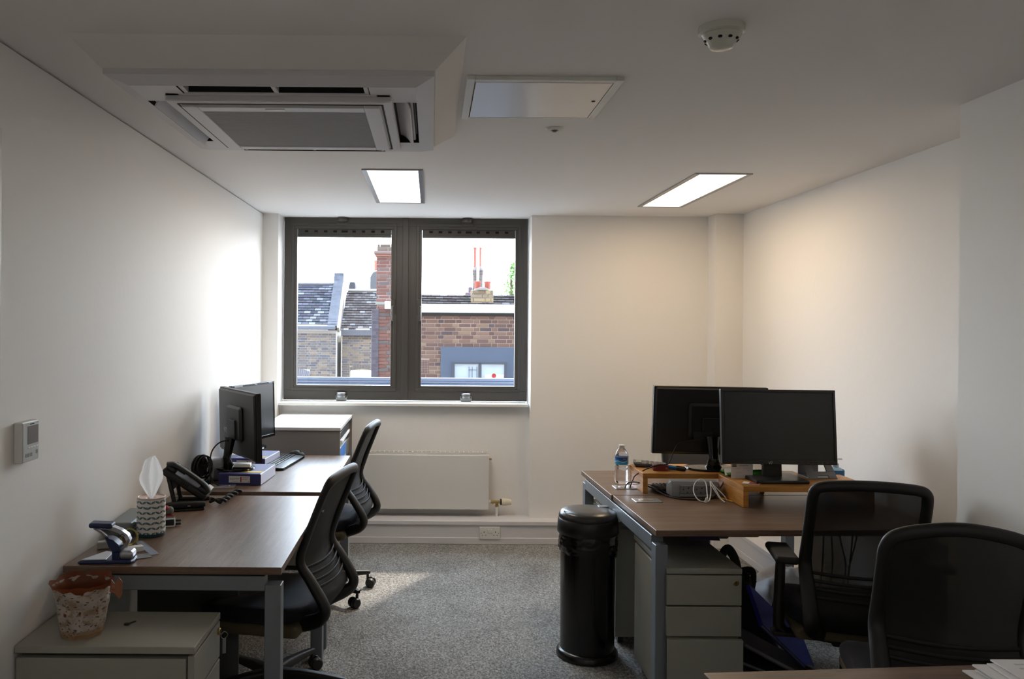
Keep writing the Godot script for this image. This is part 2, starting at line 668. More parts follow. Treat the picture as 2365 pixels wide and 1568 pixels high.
func window() -> void:
	var w := Node3D.new()
	w.name = "window_1"
	add_child(w)
	tag(w, "dark grey aluminium double casement window with two panes", "window", "", "structure")
	w.position = V(-1.112, 0.998, FAR + 0.2)          # bottom left corner of the frame's face, +z towards the room
	var W := 1.835
	var H := 1.384
	var fr := S()
	frame_ring(fr, 0, 0, W, H, 0.075, -0.06, 0.0)
	fr.rbox(Vector3(0.922, H / 2, -0.031), Vector3(0.19, H - 0.14, 0.058), 0.003)
	part(w, "frame", fr, M.anthracite)
	part(w, "mullion", S().rbox(Vector3(0.915, H / 2, 0.004), Vector3(0.046, H - 0.01, 0.014), 0.004), M.anthracite)
	var q := [[0.056, 0.848], [0.996, 1.784]]
	for i in 2:
		var x0: float = q[i][0]
		var x1: float = q[i][1]
		var sash := S()
		frame_ring(sash, x0, 0.070, x1, 1.332, 0.022, -0.02, 0.007)
		frame_ring(sash, x0 + 0.016, 0.086, x1 - 0.016, 1.316, 0.026, -0.055, 0.002)
		var so := part(w, "sash", sash, M.anthracite)
		part(so, "pane", S().quad(Vector3(x0 + 0.03, 0.1, -0.045), Vector3(x1 - 0.03, 0.1, -0.045), Vector3(x1 - 0.03, 1.3, -0.045), Vector3(x0 + 0.03, 1.3, -0.045)), M.glass)
		var vent := S()
		var a := x0 + 0.044
		var b := x1 - 0.044
		vent.rbox(Vector3((a + b) / 2, 1.239, -0.022), Vector3(b - a, 0.020, 0.04), 0.003)
		vent.rbox(Vector3((a + b) / 2, 1.271, -0.028), Vector3(b - a, 0.046, 0.03), 0.002)
		var vo := part(so, "vent", vent, M.anthracite)
		var slots := S()
		for j in 9:
			var cx: float = lerpf(a + 0.065, b - 0.065, j / 8.0)
			slots.rbox(Vector3(cx, 1.272, -0.0125), Vector3(0.046 if j == 4 else 0.026, 0.016, 0.004), 0.001, 1)
		part(so, "vent_slot", slots, M.slot)
		for y in [0.036, 1.358]:
			var cxx := (x0 + x1) / 2 - 0.012
			var kn := S()
			kn.xf = at(Vector3(cxx, y - 0.018, 0.004))
			kn.slab(round_rect(0.088, 0.04, 0.008), 0, 0.006, 0.002)
			kn.xf = at(Vector3(cxx, y - 0.016, 0.012))
			kn.lathe([Vector2(0, 0), Vector2(0.036, 0), Vector2(0.04, 0.003), Vector2(0.04, 0.018), Vector2(0.036, 0.020), Vector2(0.036, 0.024), Vector2(0.04, 0.026), Vector2(0.04, 0.036), Vector2(0.034, 0.041), Vector2(0, 0.041)], 20)
			part(w, "restrictor", kn, M.steel if y < 0.5 else M.anthracite)
		var hx := 0.824 if i == 0 else 1.02
		var ha := S()
		ha.rbox(Vector3(hx, 0.705, 0.012), Vector3(0.034, 0.115, 0.012), 0.005)
		ha.rod(Vector3(hx + 0.002, 0.70, 0.016), Vector3(hx + 0.002, 0.70, 0.05), 0.010)
		ha.rbox(Vector3(hx + 0.002, 0.655, 0.046), Vector3(0.02, 0.115, 0.014), 0.006)
		part(so, "handle", ha, M.anthracite)
	# the metal parapet rail just outside the glass
	var r := S()
	for d in [[1.107, 0.024, 0.07], [1.083, 0.024, 0.05], [1.06, 0.022, 0.064], [1.03, 0.04, 0.05]]:
		r.rbox(V(-0.15, d[0], 7.0), Vector3(4.6, d[1], d[2]), 0.006)
	for x in [-2.2, -0.42, 1.9]:
		r.rbox(V(x, 0.5, 7.0), Vector3(0.05, 1.1, 0.04), 0.006)
	single("parapet_rail", "pale blue grey metal rail running just outside the window", "railing", r, mat(Color(0.30, 0.34, 0.42), 0.45, 0.2))
	struct("roof_terrace", S().span(V(-3.2, -0.4, 6.42), V(4.5, -0.05, 7.4)), grey(0.5, 0.9), "flat roof ledge outside the window", "roof")


# ---------------------------------------------------------------- outside
func brick_colours(kind: int, rng: RandomNumberGenerator) -> Color:
	var base: Color
	var r := rng.randf()
	if kind == 0:        # brown purple stocks
		base = Color(0.42, 0.30, 0.27) if r < 0.45 else Color(0.50, 0.37, 0.31) if r < 0.75 else Color(0.34, 0.27, 0.29) if r < 0.9 else Color(0.56, 0.44, 0.35)
	elif kind == 1:      # red
		base = Color(0.58, 0.36, 0.31) if r < 0.55 else Color(0.52, 0.38, 0.35) if r < 0.78 else Color(0.46, 0.41, 0.41) if r < 0.92 else Color(0.62, 0.44, 0.37)
	elif kind == 2:      # weathered yellow grey
		base = Color(0.36, 0.33, 0.32) if r < 0.5 else Color(0.45, 0.38, 0.32) if r < 0.8 else Color(0.29, 0.28, 0.31)
	else:                # yellow
		base = Color(0.62, 0.52, 0.36) if r < 0.7 else Color(0.50, 0.42, 0.32)
	base = base.darkened(0.22 if kind == 1 else 0.13)
	return base.lightened(rng.randf() * 0.08).darkened(rng.randf() * 0.08)


var brick_mats := {}


func brick_mat(kind: int, i: int, rng: RandomNumberGenerator) -> Material:
	var key := kind * 100 + i
	if not brick_mats.has(key):
		brick_mats[key] = mat(brick_colours(kind, rng), 0.9)
	return brick_mats[key]


# courses of bricks on a wall face in x, y at z (proud of it); those inside «near» become parts, the others one mesh
func bricks(parent: Node3D, area: Rect2, skip: Array, near: Rect2, kind: int, course: float, long: float, z: float, seed_: int) -> void:
	var rng := RandomNumberGenerator.new()
	rng.seed = seed_
	var rest := S()
	var shared := {}
	var y := area.position.y
	var row := 0
	while y < area.end.y - course * 0.5:
		var x := area.position.x + (0.0 if row % 2 == 0 else -long * 0.25)
		var i := 0
		while x < area.end.x:
			var l := long if (i + row) % 2 == 0 else long * 0.5
			var a := maxf(x, area.position.x)
			var b := minf(x + l, area.end.x) - 0.012
			x += l
			i += 1
			if b - a < 0.03:
				continue
			var c := Vector2((a + b) / 2, y + course / 2)
			var out := false
			for r in skip:
				if r.intersects(Rect2(a, y + 0.02, b - a, course - 0.04)):
					if r.position.x > a + 0.03: b = minf(b, r.position.x - 0.004)
					elif r.end.x < b - 0.03: a = maxf(a, r.end.x + 0.004)
					else: out = true
			if out or b - a < 0.028:
				continue
			c.x = (a + b) / 2
			var size := Vector3(b - a, course - 0.013, 0.05)
			var wob := rng.randf_range(-0.004, 0.004)
			if near.has_point(c):
				var key := Vector2i(int(size.x * 200), 0)
				if not shared.has(key):
					shared[key] = S().rbox(Vector3.ZERO, size, 0.006, 1).mesh()
				var o := MeshInstance3D.new()
				o.name = numbered(parent, "brick")
				o.mesh = shared[key]
				o.material_override = brick_mat(kind, rng.randi() % 14, rng)
				o.position = Vector3(c.x, c.y, z + wob - 0.015)
				parent.add_child(o, true)
			else:
				rest.tint = brick_colours(kind, rng).srgb_to_linear()
				rest.box(Vector3(c.x, c.y, z + wob - 0.015), size)
		y += course
		row += 1
	if rest.v.size():
		var vm := mat(Color(1, 1, 1), 0.9)
		vm.vertex_color_use_as_albedo = true
		part(parent, "brickwork", rest, vm).set_meta("kind", "stuff")


func tiles(parent: Node3D, called: String, eave_l: Vector3, eave_r: Vector3, ridge_l: Vector3, ridge_r: Vector3, rows: int, cols: int, base: Color, spots: float, seed_: int) -> void:
	var rng := RandomNumberGenerator.new()
	rng.seed = seed_
	var s := S()
	s.tint = base.darkened(0.5).srgb_to_linear()
	s.quad(eave_l, eave_r, ridge_r, ridge_l)
	for i in rows:
		var a0 := eave_l.lerp(ridge_l, float(i) / rows)
		var a1 := eave_l.lerp(ridge_l, float(i + 1) / rows)
		var b0 := eave_r.lerp(ridge_r, float(i) / rows)
		var b1 := eave_r.lerp(ridge_r, float(i + 1) / rows)
		var up := (a1 - a0).normalized()
		var nn := (b0 - a0).normalized().cross(up)
		for j in range(-1, cols):
			var off := 0.5 if i % 2 else 0.0
			var f0 := clampf((j + off + 0.03) / cols, 0, 1)
			var f1 := clampf((j + off + 0.97) / cols, 0, 1)
			if f1 - f0 < 0.01:
				continue
			var lift := nn * (0.028 + rng.randf() * 0.008)
			var p0 := a0.lerp(b0, f0)
			var p1 := a0.lerp(b0, f1)
			var p2 := a1.lerp(b1, f1)
			var p3 := a1.lerp(b1, f0)
			var c := base.lightened(rng.randf() * 0.12).darkened(rng.randf() * 0.16)
			if rng.randf() < spots:
				c = c.lerp(Color(0.42, 0.42, 0.44), 0.55)
			s.tint = c.srgb_to_linear()
			s.quad(p0 + lift, p1 + lift, p2 + nn * 0.004, p3 + nn * 0.004)
			s.quad(p0 - up * 0.0, p1 - up * 0.0, p1 + lift, p0 + lift)
	var m := mat(Color(1, 1, 1), 0.95)
	m.metallic_specular = 0.1
	m.vertex_color_use_as_albedo = true
	part(parent, called, s, m).set_meta("kind", "stuff")


func pot(s: Shape, p: Vector3, r: float, h: float) -> void:
	s.lathe([Vector2(r * 0.82, 0), Vector2(r * 0.9, 0.02), Vector2(r * 0.86, h * 0.7), Vector2(r, h * 0.8), Vector2(r, h), Vector2(r * 0.75, h), Vector2(r * 0.7, h * 0.5), Vector2(0, h * 0.5)], 16, p)


func outside() -> void:
	var mortar := mat(Color(0.64, 0.58, 0.53), 0.95)
	var mortar_pale := mat(Color(0.62, 0.60, 0.58), 0.95)
	var pale := mat(Color(0.80, 0.80, 0.80), 0.8)
	struct("ground", S().span(V(-40, -7.2, 6.45), V(40, -7, 90)), grey(0.4, 0.9), "street level far below the window", "ground")

	# unseen street front around the window, many floors high to shade houses opposite
	var f := S()
	f.span(V(-28, -7, 6.0), V(-1.55, 20, 6.42))
	f.span(V(2.45, -7, 6.0), V(28, 20, 6.42))
	f.span(V(-1.55, CEIL + 0.3, 6.06), V(2.45, 20, 6.42))
	f.span(V(-1.55, -7, 6.06), V(2.45, -0.16, 6.42))
	struct("wall_street_unseen", f, mat(Color(0.40, 0.36, 0.34), 0.9), "unseen brick street front of the office building, shading the houses opposite", "wall")

	# the brick house straight across, with a grey clad bay
	var b := thing("brick_building", "brown brick building across the street with blue grey clad window bay", "building", V(0, 0, 16.0))
	part(b, "wall", S().span(Vector3(-0.5, -7, -4), Vector3(4.2, 1.72, 0.002)), mortar)
	var bay := Rect2(0.19, -3, 3.4, 4.141)
	var airb := Rect2(-0.19, 0.615, 0.155, 0.27)
	bricks(b, Rect2(-0.5, -0.6, 4.7, 2.33), [bay, airb], Rect2(-0.36, 0.33, 2.12, 1.44), 0, 0.0757, 0.232, 0.0, 77)
	var band := S()
	band.rbox(Vector3(1.85, 1.885, -0.1), Vector3(4.7, 0.165, 0.34), 0.01)
	part(b, "parapet", band, pale)
	var air := S()
	for i in 5:
		for j in 8:
			air.rbox(Vector3(-0.175 + i * 0.031, 0.632 + j * 0.0335, 0.0), Vector3(0.02, 0.022, 0.03), 0.003, 1)
	part(b, "air_brick", air, mat(Color(0.36, 0.22, 0.24), 0.9))
	part(b, "cladding", S().span(Vector3(0.19, -3, 0.0), Vector3(3.59, 1.138, 0.06)), mat(Color(0.27, 0.33, 0.41), 0.6))
	var wf := S()
	frame_ring(wf, 0.41, -0.7, 1.47, 0.86, 0.05, 0.05, 0.09)
	wf.rbox(Vector3(0.95, 0.08, 0.07), Vector3(0.06, 1.5, 0.04), 0.003)
	var wn := part(b, "window", wf, mat(Color(0.22, 0.25, 0.30), 0.5))
	var pm := mat(Color(0.62, 0.68, 0.72), 0.08)
	part(wn, "pane", S().span(Vector3(0.455, -0.65, 0.05), Vector3(0.925, 0.815, 0.068)), pm)
	part(wn, "pane", S().span(Vector3(0.975, -0.65, 0.05), Vector3(1.425, 0.815, 0.068)), pm)
	var st := S()
	for x in [0.74, 0.80, 0.89]:
		st.rbox(Vector3(x, 0.4, 0.075), Vector3(0.018, 0.72, 0.012), 0.003, 1)
	st.rbox(Vector3(0.81, 0.70, 0.075), Vector3(0.17, 0.02, 0.012), 0.003, 1)
	part(wn, "glazing_bar", st, mat(Color(0.42, 0.48, 0.54), 0.5))
	part(wn, "blind", S().rbox(Vector3(1.23, 0.43, 0.073), Vector3(0.37, 0.36, 0.01), 0.003), pale)
	part(wn, "sign", S().lathe([Vector2(0, 0), Vector2(0.042, 0), Vector2(0.042, 0.01), Vector2(0, 0.01)], 20).mesh_turned(Vector3(1.22, 0.59, 0.078)), M.red)
	var ra := Vector3(-0.6, 1.96, -0.6)
	tiles(b, "roof_tile", Vector3(-0.5, 1.93, -0.3), Vector3(4.3, 1.90, -0.3), Vector3(-0.5, 2.18, -0.75), Vector3(4.3, 2.17, -0.75), 5, 29, Color(0.20, 0.18, 0.185), 0.1, 5)
	part(b, "roof", S().span(Vector3(-0.5, 1.7, -3.6), Vector3(4.2, 1.94, -0.34)), grey(0.3, 0.9))
	part(b, "roof_slope", S().slab(PackedVector2Array([Vector2(0.3, 1.7), Vector2(0.75, 1.7), Vector2(1.1, 1.9), Vector2(0.75, 2.14), Vector2(0.32, 1.91)]), -0.5, 4.3).turned(Basis(Vector3.UP, PI / 2)), grey(0.3, 0.9))

	# yellow brick chimney with two pots on that roof
	var c := thing("chimney", "squat yellow brick chimney with two red pots behind the white parapet", "chimney", V(1.0, 1.79, 16.42))
	part(c, "stack", S().span(Vector3(-0.205, 0, -0.25), Vector3(0.235, 0.475, -0.005)), mortar_pale)
	bricks(c, Rect2(-0.215, 0.0, 0.46, 0.475), [], Rect2(-1, -1, 3, 3), 3, 0.079, 0.232, 0.008, 6)
	part(c, "cap", S().lathe([Vector2(0.17, 0), Vector2(0.15, 0.03), Vector2(0.11, 0.05), Vector2(0.06, 0.065), Vector2(0, 0.07)], 16, Vector3(0.015, 0.475, -0.12)), mat(Color(0.36, 0.32, 0.29), 0.95))
	for x in [-0.075, 0.125]:
		var ps := S()
		pot(ps, Vector3(x, 0.50, -0.12), 0.068, 0.155)
		part(c, "chimney_pot", ps, mat(Color(0.62, 0.30, 0.25), 0.8))

	# tall stack further away
	c = thing("chimney", "distant tall brick chimney with two slim red pots and white flue", "chimney", V(1.60, 2.2, 28.5))
	var ss := S()
	var sec := [[0.13, 0.0], [0.16, 0.12], [0.16, 0.2], [0.165, 0.5], [0.18, 0.55], [0.185, 0.68], [0.14, 0.76], [0.10, 0.80]]
	var pr := [Vector2(0, 0)]
	for q in sec:
		pr.append(Vector2(q[0] * 1.06, q[1] * 1.05))
	pr.append(Vector2(0, 0.84))
	ss.lathe(pr, 10, Vector3(0, 0.55, 0), 20)
	ss.rbox(Vector3(0, -4.28, 0), Vector3(0.36, 9.86, 0.36), 0.01)
	part(c, "stack", ss, tri(brick_skin(Color(0.24, 0.19, 0.18), Color(0.36, 0.33, 0.31)), Vector3(1.4, 1.4, 1.4)))
	for x in [-0.105, 0.075]:
		part(c, "chimney_pot", S().lathe([Vector2(0.05, 0), Vector2(0.045, 0.1), Vector2(0.042, 0.6), Vector2(0.055, 0.63), Vector2(0.055, 0.69), Vector2(0.04, 0.69), Vector2(0, 0.6)], 12, Vector3(x, 1.36, 0)), mat(Color(0.74, 0.28, 0.24), 0.8))
	part(c, "flue", S().rod(Vector3(-0.01, 0.45, 0.24), Vector3(-0.01, 2.02, 0.24), 0.045), mat(Color(0.92, 0.92, 0.92), 0.4))
	c = thing("chimney", "small dark distant chimney beside the yellow brick one", "chimney", V(1.02, 1.6, 22.5))
	part(c, "stack", S().rbox(Vector3(0, -3.875, 0), Vector3(0.2, 9.45, 0.3), 0.02), mat(Color(0.36, 0.30, 0.34), 0.9))
	part(c, "cap", S().rbox(Vector3(0.04, 0.9, 0), Vector3(0.11, 0.2, 0.2), 0.02), mat(Color(0.36, 0.30, 0.34), 0.9))

	# red brick stack seen past the left pane's edge
	c = thing("chimney_stack", "tall red brick chimney stack rising beside the tiled roof", "chimney", V(-1.205, 0, 18.0))
	part(c, "core", S().span(Vector3(0.01, -7, -0.6), Vector3(0.62, 3.27, 0.002)), mortar_pale)
	bricks(c, Rect2(0.0, 2.05, 0.63, 1.03), [], Rect2(-1, -1, 4, 6), 1, 0.0755, 0.232, 0.0, 31)
	bricks(c, Rect2(0.0, -0.3, 0.63, 2.3), [], Rect2(-0.1, 0.3, 1, 2), 1, 0.0755, 0.232, 0.02, 33)
	part(c, "corbel", S().rbox(Vector3(0.3, 3.135, -0.28), Vector3(0.72, 0.07, 0.66), 0.012), mat(Color(0.50, 0.42, 0.40), 0.9))
	part(c, "corbel", S().rbox(Vector3(0.3, 3.075, -0.28), Vector3(0.66, 0.05, 0.63), 0.01), mat(Color(0.60, 0.38, 0.31), 0.9))
	bricks(c, Rect2(0.02, 3.17, 0.62, 0.16), [], Rect2(-1, -1, 4, 6), 2, 0.0755, 0.232, 0.0, 35)
	part(c, "plinth", S().rbox(Vector3(-0.02, -1.6, -0.05), Vector3(0.16, 7.0, 0.2), 0.01), tri(brick_skin(Color(0.27, 0.25, 0.30), Color(0.36, 0.33, 0.36)), Vector3(1.6, 1.6, 1.6)))
	part(c, "band", S().rbox(Vector3(0.3, 2.025, -0.05), Vector3(0.63, 0.06, 0.16), 0.008), mat(Color(0.55, 0.54, 0.52), 0.9))
	single("wall_box", "white box fixed to the red brick chimney stack", "box", S().rbox(V(-0.93, 1.985, 17.93), Vector3(0.17, 0.165, 0.1), 0.012), pale)

	# the pair of houses with tiled roofs
	b = thing("terraced_house", "old grey brick house with a dark slate roof and parapet", "house", V(0, 0, 26.0))
	part(b, "wall", S().span(Vector3(-6.5, -7, -5), Vector3(-3.0, 1.36, 0.002)), mortar_pale)
	bricks(b, Rect2(-5.2, -0.7, 2.2, 2.0), [Rect2(-4.72, -0.62, 0.9, 0.70)], Rect2(0, 0, 0, 0), 2, 0.0755, 0.225, 0.0, 51)
	part(b, "gutter", S().rbox(Vector3(-4.75, 1.44, 0.04), Vector3(3.46, 0.13, 0.2), 0.03), mat(Color(0.30, 0.31, 0.35), 0.7))
	tiles(b, "roof_slate", Vector3(-6.5, 1.53, 0.05), Vector3(-3.0, 1.53, 0.05), Vector3(-6.5, 2.86, -1.6), Vector3(-3.0, 2.86, -1.6), 15, 16, Color(0.17, 0.175, 0.21), 0.2, 12)
	part(b, "ridge", S().rod(Vector3(-6.5, 2.88, -1.62), Vector3(-3.0, 2.88, -1.62), 0.06), mat(Color(0.22, 0.22, 0.25), 0.8))
	# the sloping parapet between the roofs
	var pp := S()
	pp.slab(PackedVector2Array([Vector2(-0.15, 1.35), Vector2(0.12, 1.5), Vector2(-1.55, 2.95), Vector2(-1.72, 3.28), Vector2(-2.0, 3.28), Vector2(-2.0, 1.35)]), 2.97, 3.28, 0.01)
	part(b, "parapet", pp.turned(Basis(Vector3.UP, -PI / 2)), tri(brick_skin(Color(0.16, 0.165, 0.20), Color(0.24, 0.24, 0.27)), Vector3(1.5, 1.5, 1.5)))
	var pc := S()
	pc.slab(PackedVector2Array([Vector2(-0.06, 1.30), Vector2(0.14, 1.45), Vector2(-1.55, 2.95), Vector2(-1.62, 2.82)]), 2.90, 2.97, 0.005)
	part(b, "coping", pc.turned(Basis(Vector3.UP, -PI / 2)), mat(Color(0.48, 0.45, 0.40), 0.9))
	part(b, "arch", arch_bricks(-4.27, -0.13, 0.9, 0.10, 0.22, 15), mat(Color(0.40, 0.39, 0.42), 0.9))
	part(b, "window", S().rbox(Vector3(-4.27, -0.66, 0.0), Vector3(0.84, 1.0, 0.06), 0.01), pale)

	b = thing("terraced_house", "brown brick house with brown tiled roof between parapet and red stack", "house", V(0, 0, 26.3))
	part(b, "wall", S().span(Vector3(-2.885, -7, -2.4), Vector3(-0.4, 1.2, 0.002)), mat(Color(0.62, 0.57, 0.49), 0.95))
	bricks(b, Rect2(-2.88, -0.75, 1.45, 1.95), [Rect2(-2.60, -0.72, 0.80, 0.90)], Rect2(0, 0, 0, 0), 2, 0.0755, 0.225, 0.0, 61)
	part(b, "fascia", S().rbox(Vector3(-1.62, 1.29, 0.03), Vector3(2.5, 0.2, 0.14), 0.02), mat(Color(0.28, 0.28, 0.30), 0.8))
	tiles(b, "roof_tile", Vector3(-2.88, 1.42, 0.08), Vector3(-0.4, 1.42, 0.08), Vector3(-2.86, 2.66, -1.5), Vector3(-0.4, 2.66, -1.5), 15, 14, Color(0.21, 0.19, 0.19), 0.1, 22)
	part(b, "ridge", S().rod(Vector3(-2.82, 2.69, -1.52), Vector3(-0.4, 2.69, -1.52), 0.06), mat(Color(0.45, 0.43, 0.40), 0.8))
	part(b, "arch", arch_bricks(-2.2, 0.08, 0.78, 0.09, 0.12, 16), mat(Color(0.34, 0.30, 0.29), 0.9))
	part(b, "window", S().rbox(Vector3(-2.2, -0.37, 0.01), Vector3(0.74, 0.92, 0.06), 0.02), pale)
	part(b, "downpipe", S().rod(Vector3(-2.855, -1, 0.06), Vector3(-2.855, 1.2, 0.06), 0.018), mat(Color(0.6, 0.58, 0.55), 0.7))

	single("party_wall", "narrow dark parapet end standing up behind the brown tiled roof", "chimney", S().slab(PackedVector2Array([Vector2(-0.12, -8.2), Vector2(0.12, -8.2), Vector2(0.13, 1.72), Vector2(0.10, 1.86), Vector2(-0.06, 1.86), Vector2(-0.10, 1.7)]), -0.3, 0.3, 0.01), mat(Color(0.18, 0.175, 0.20), 0.9), V(-2.85, 1.2, 29.6))
	c = thing("chimney", "rounded grey cement chimney with one red pot beside red stack", "chimney", V(-2.02, 1.0, 29.6))
	part(c, "stack", S().slab(PackedVector2Array([Vector2(-0.2, -8.0), Vector2(0.4, -8.0), Vector2(0.4, 2.5), Vector2(0.12, 2.5), Vector2(-0.08, 2.42), Vector2(-0.18, 2.25)]), -0.3, 0.2, 0.02), mat(Color(0.28, 0.28, 0.29), 0.9))
	var ps2 := S()
	pot(ps2, Vector3(0.05, 2.5, 0), 0.11, 0.36)
	part(c, "chimney_pot", ps2, mat(Color(0.66, 0.36, 0.30), 0.8))

	# leafy branch at the right edge of the right pane
	var tr := thing("tree", "leafy green tree just showing past the right edge of the right pane", "tree", V(2.50, -7, 27.0))
	part(tr, "trunk", S().tube(curve([Vector3(0.3, 0, 0), Vector3(0.25, 4, 0), Vector3(0.2, 8, 0.1), Vector3(0.1, 10.2, 0)], 4), [0.22, 0.21, 0.2, 0.19, 0.18, 0.17, 0.15, 0.13, 0.11, 0.09, 0.07, 0.05, 0.03], 10), mat(Color(0.30, 0.25, 0.2), 0.9))
	var rng := RandomNumberGenerator.new()
	rng.seed = 44
	var lf := S()
	for i in 900:
		var hh := rng.randf()
		var rad := lerpf(0.9, 0.14, hh) * sqrt(rng.randf())
		var a := rng.randf() * TAU
		var p := Vector3(0.25 + cos(a) * rad, 8.3 + hh * 2.3, sin(a) * rad)
		var d := Vector3(rng.randf_range(-1, 1), rng.randf_range(-1, 0.4), rng.randf_range(-1, 1)).normalized() * 0.075
		var e := d.cross(Vector3(rng.randf_range(-1, 1), rng.randf_range(-1, 1), rng.randf_range(-1, 1))).normalized() * 0.028
		lf.tint = Color(0.30, 0.50, 0.22).lerp(Color(0.46, 0.62, 0.30), rng.randf()).srgb_to_linear()
		lf.quad(p - d, p + e, p + d, p - e)
	var lm := mat(Color(1, 1, 1), 0.7)
	lm.vertex_color_use_as_albedo = true
	lm.backlight_enabled = true
	lm.backlight = Color(0.5, 0.5, 0.4)
	part(tr, "foliage", lf, lm).set_meta("kind", "stuff")


func arch_bricks(cx: float, y: float, w: float, rise: float, h: float, n: int) -> Shape:
	var s := S()
	for i in n:
		var f := (i + 0.5) / n * 2.0 - 1.0
		s.xf = at(Vector3(cx + f * w / 2, y + rise * (1 - f * f) + h * 0.3, 0.012), 0, 0, -f * 0.28)
		s.rbox(Vector3.ZERO, Vector3(w / n - 0.012, h, 0.05), 0.005, 1)
	s.xf = Transform3D()
	return s


func brick_skin(a: Color, b: Color) -> StandardMaterial3D:
	var im := Image.create(128, 128, false, Image.FORMAT_RGB8)
	var rng := RandomNumberGenerator.new()
	rng.seed = 3
	im.fill(b)
	for r in 8:
		for q in 5:
			var c := a.lightened(rng.randf() * 0.14).darkened(rng.randf() * 0.14)
			im.fill_rect(Rect2i(q * 32 - (16 if r % 2 else 0) + 1, r * 16 + 1, 30, 13), c)
	var m := mat(Color(1, 1, 1), 0.9)
	m.albedo_texture = ImageTexture.create_from_image(im)
	return m
# ---------------------------------------------------------------- on the ceiling
func panel_light(x0: float, x1: float, z0: float, z1: float, label: String, energy: float, col: Color) -> void:
	var o := thing("ceiling_light", label, "ceiling light", V((x0 + x1) / 2, CEIL, (z0 + z1) / 2), 0, "recessed ceiling light panels")
	var w := x1 - x0
	var d := z1 - z0
	var fr := S()
	for s in [-1.0, 1.0]:
		fr.rbox(Vector3(s * (w / 2 - 0.012), -0.003, 0), Vector3(0.026, 0.008, d), 0.002)
		fr.rbox(Vector3(0, -0.003, s * (d / 2 - 0.006)), Vector3(w - 0.05, 0.008, 0.014), 0.002)
	part(o, "frame", fr, M.steel)
	var lm := mat(Color(0.9, 0.9, 0.9), 0.6)
	lm.emission_enabled = true
	lm.emission = col.lerp(Color.WHITE, 0.6)
	lm.emission_energy_multiplier = 2.2
	part(o, "light_panel", S().rbox(Vector3(0, -0.001, 0), Vector3(w - 0.045, 0.005, d - 0.02), 0.001, 1), lm)
	var l := AreaLight3D.new()
	l.name = "lamp"
	l.area_size = Vector2(w - 0.05, d - 0.03)
	l.light_color = col
	l.light_energy = energy
	l.shadow_enabled = true
	l.rotation.x = -PI / 2
	l.position = Vector3(0, -0.012, 0)
	o.add_child(l)


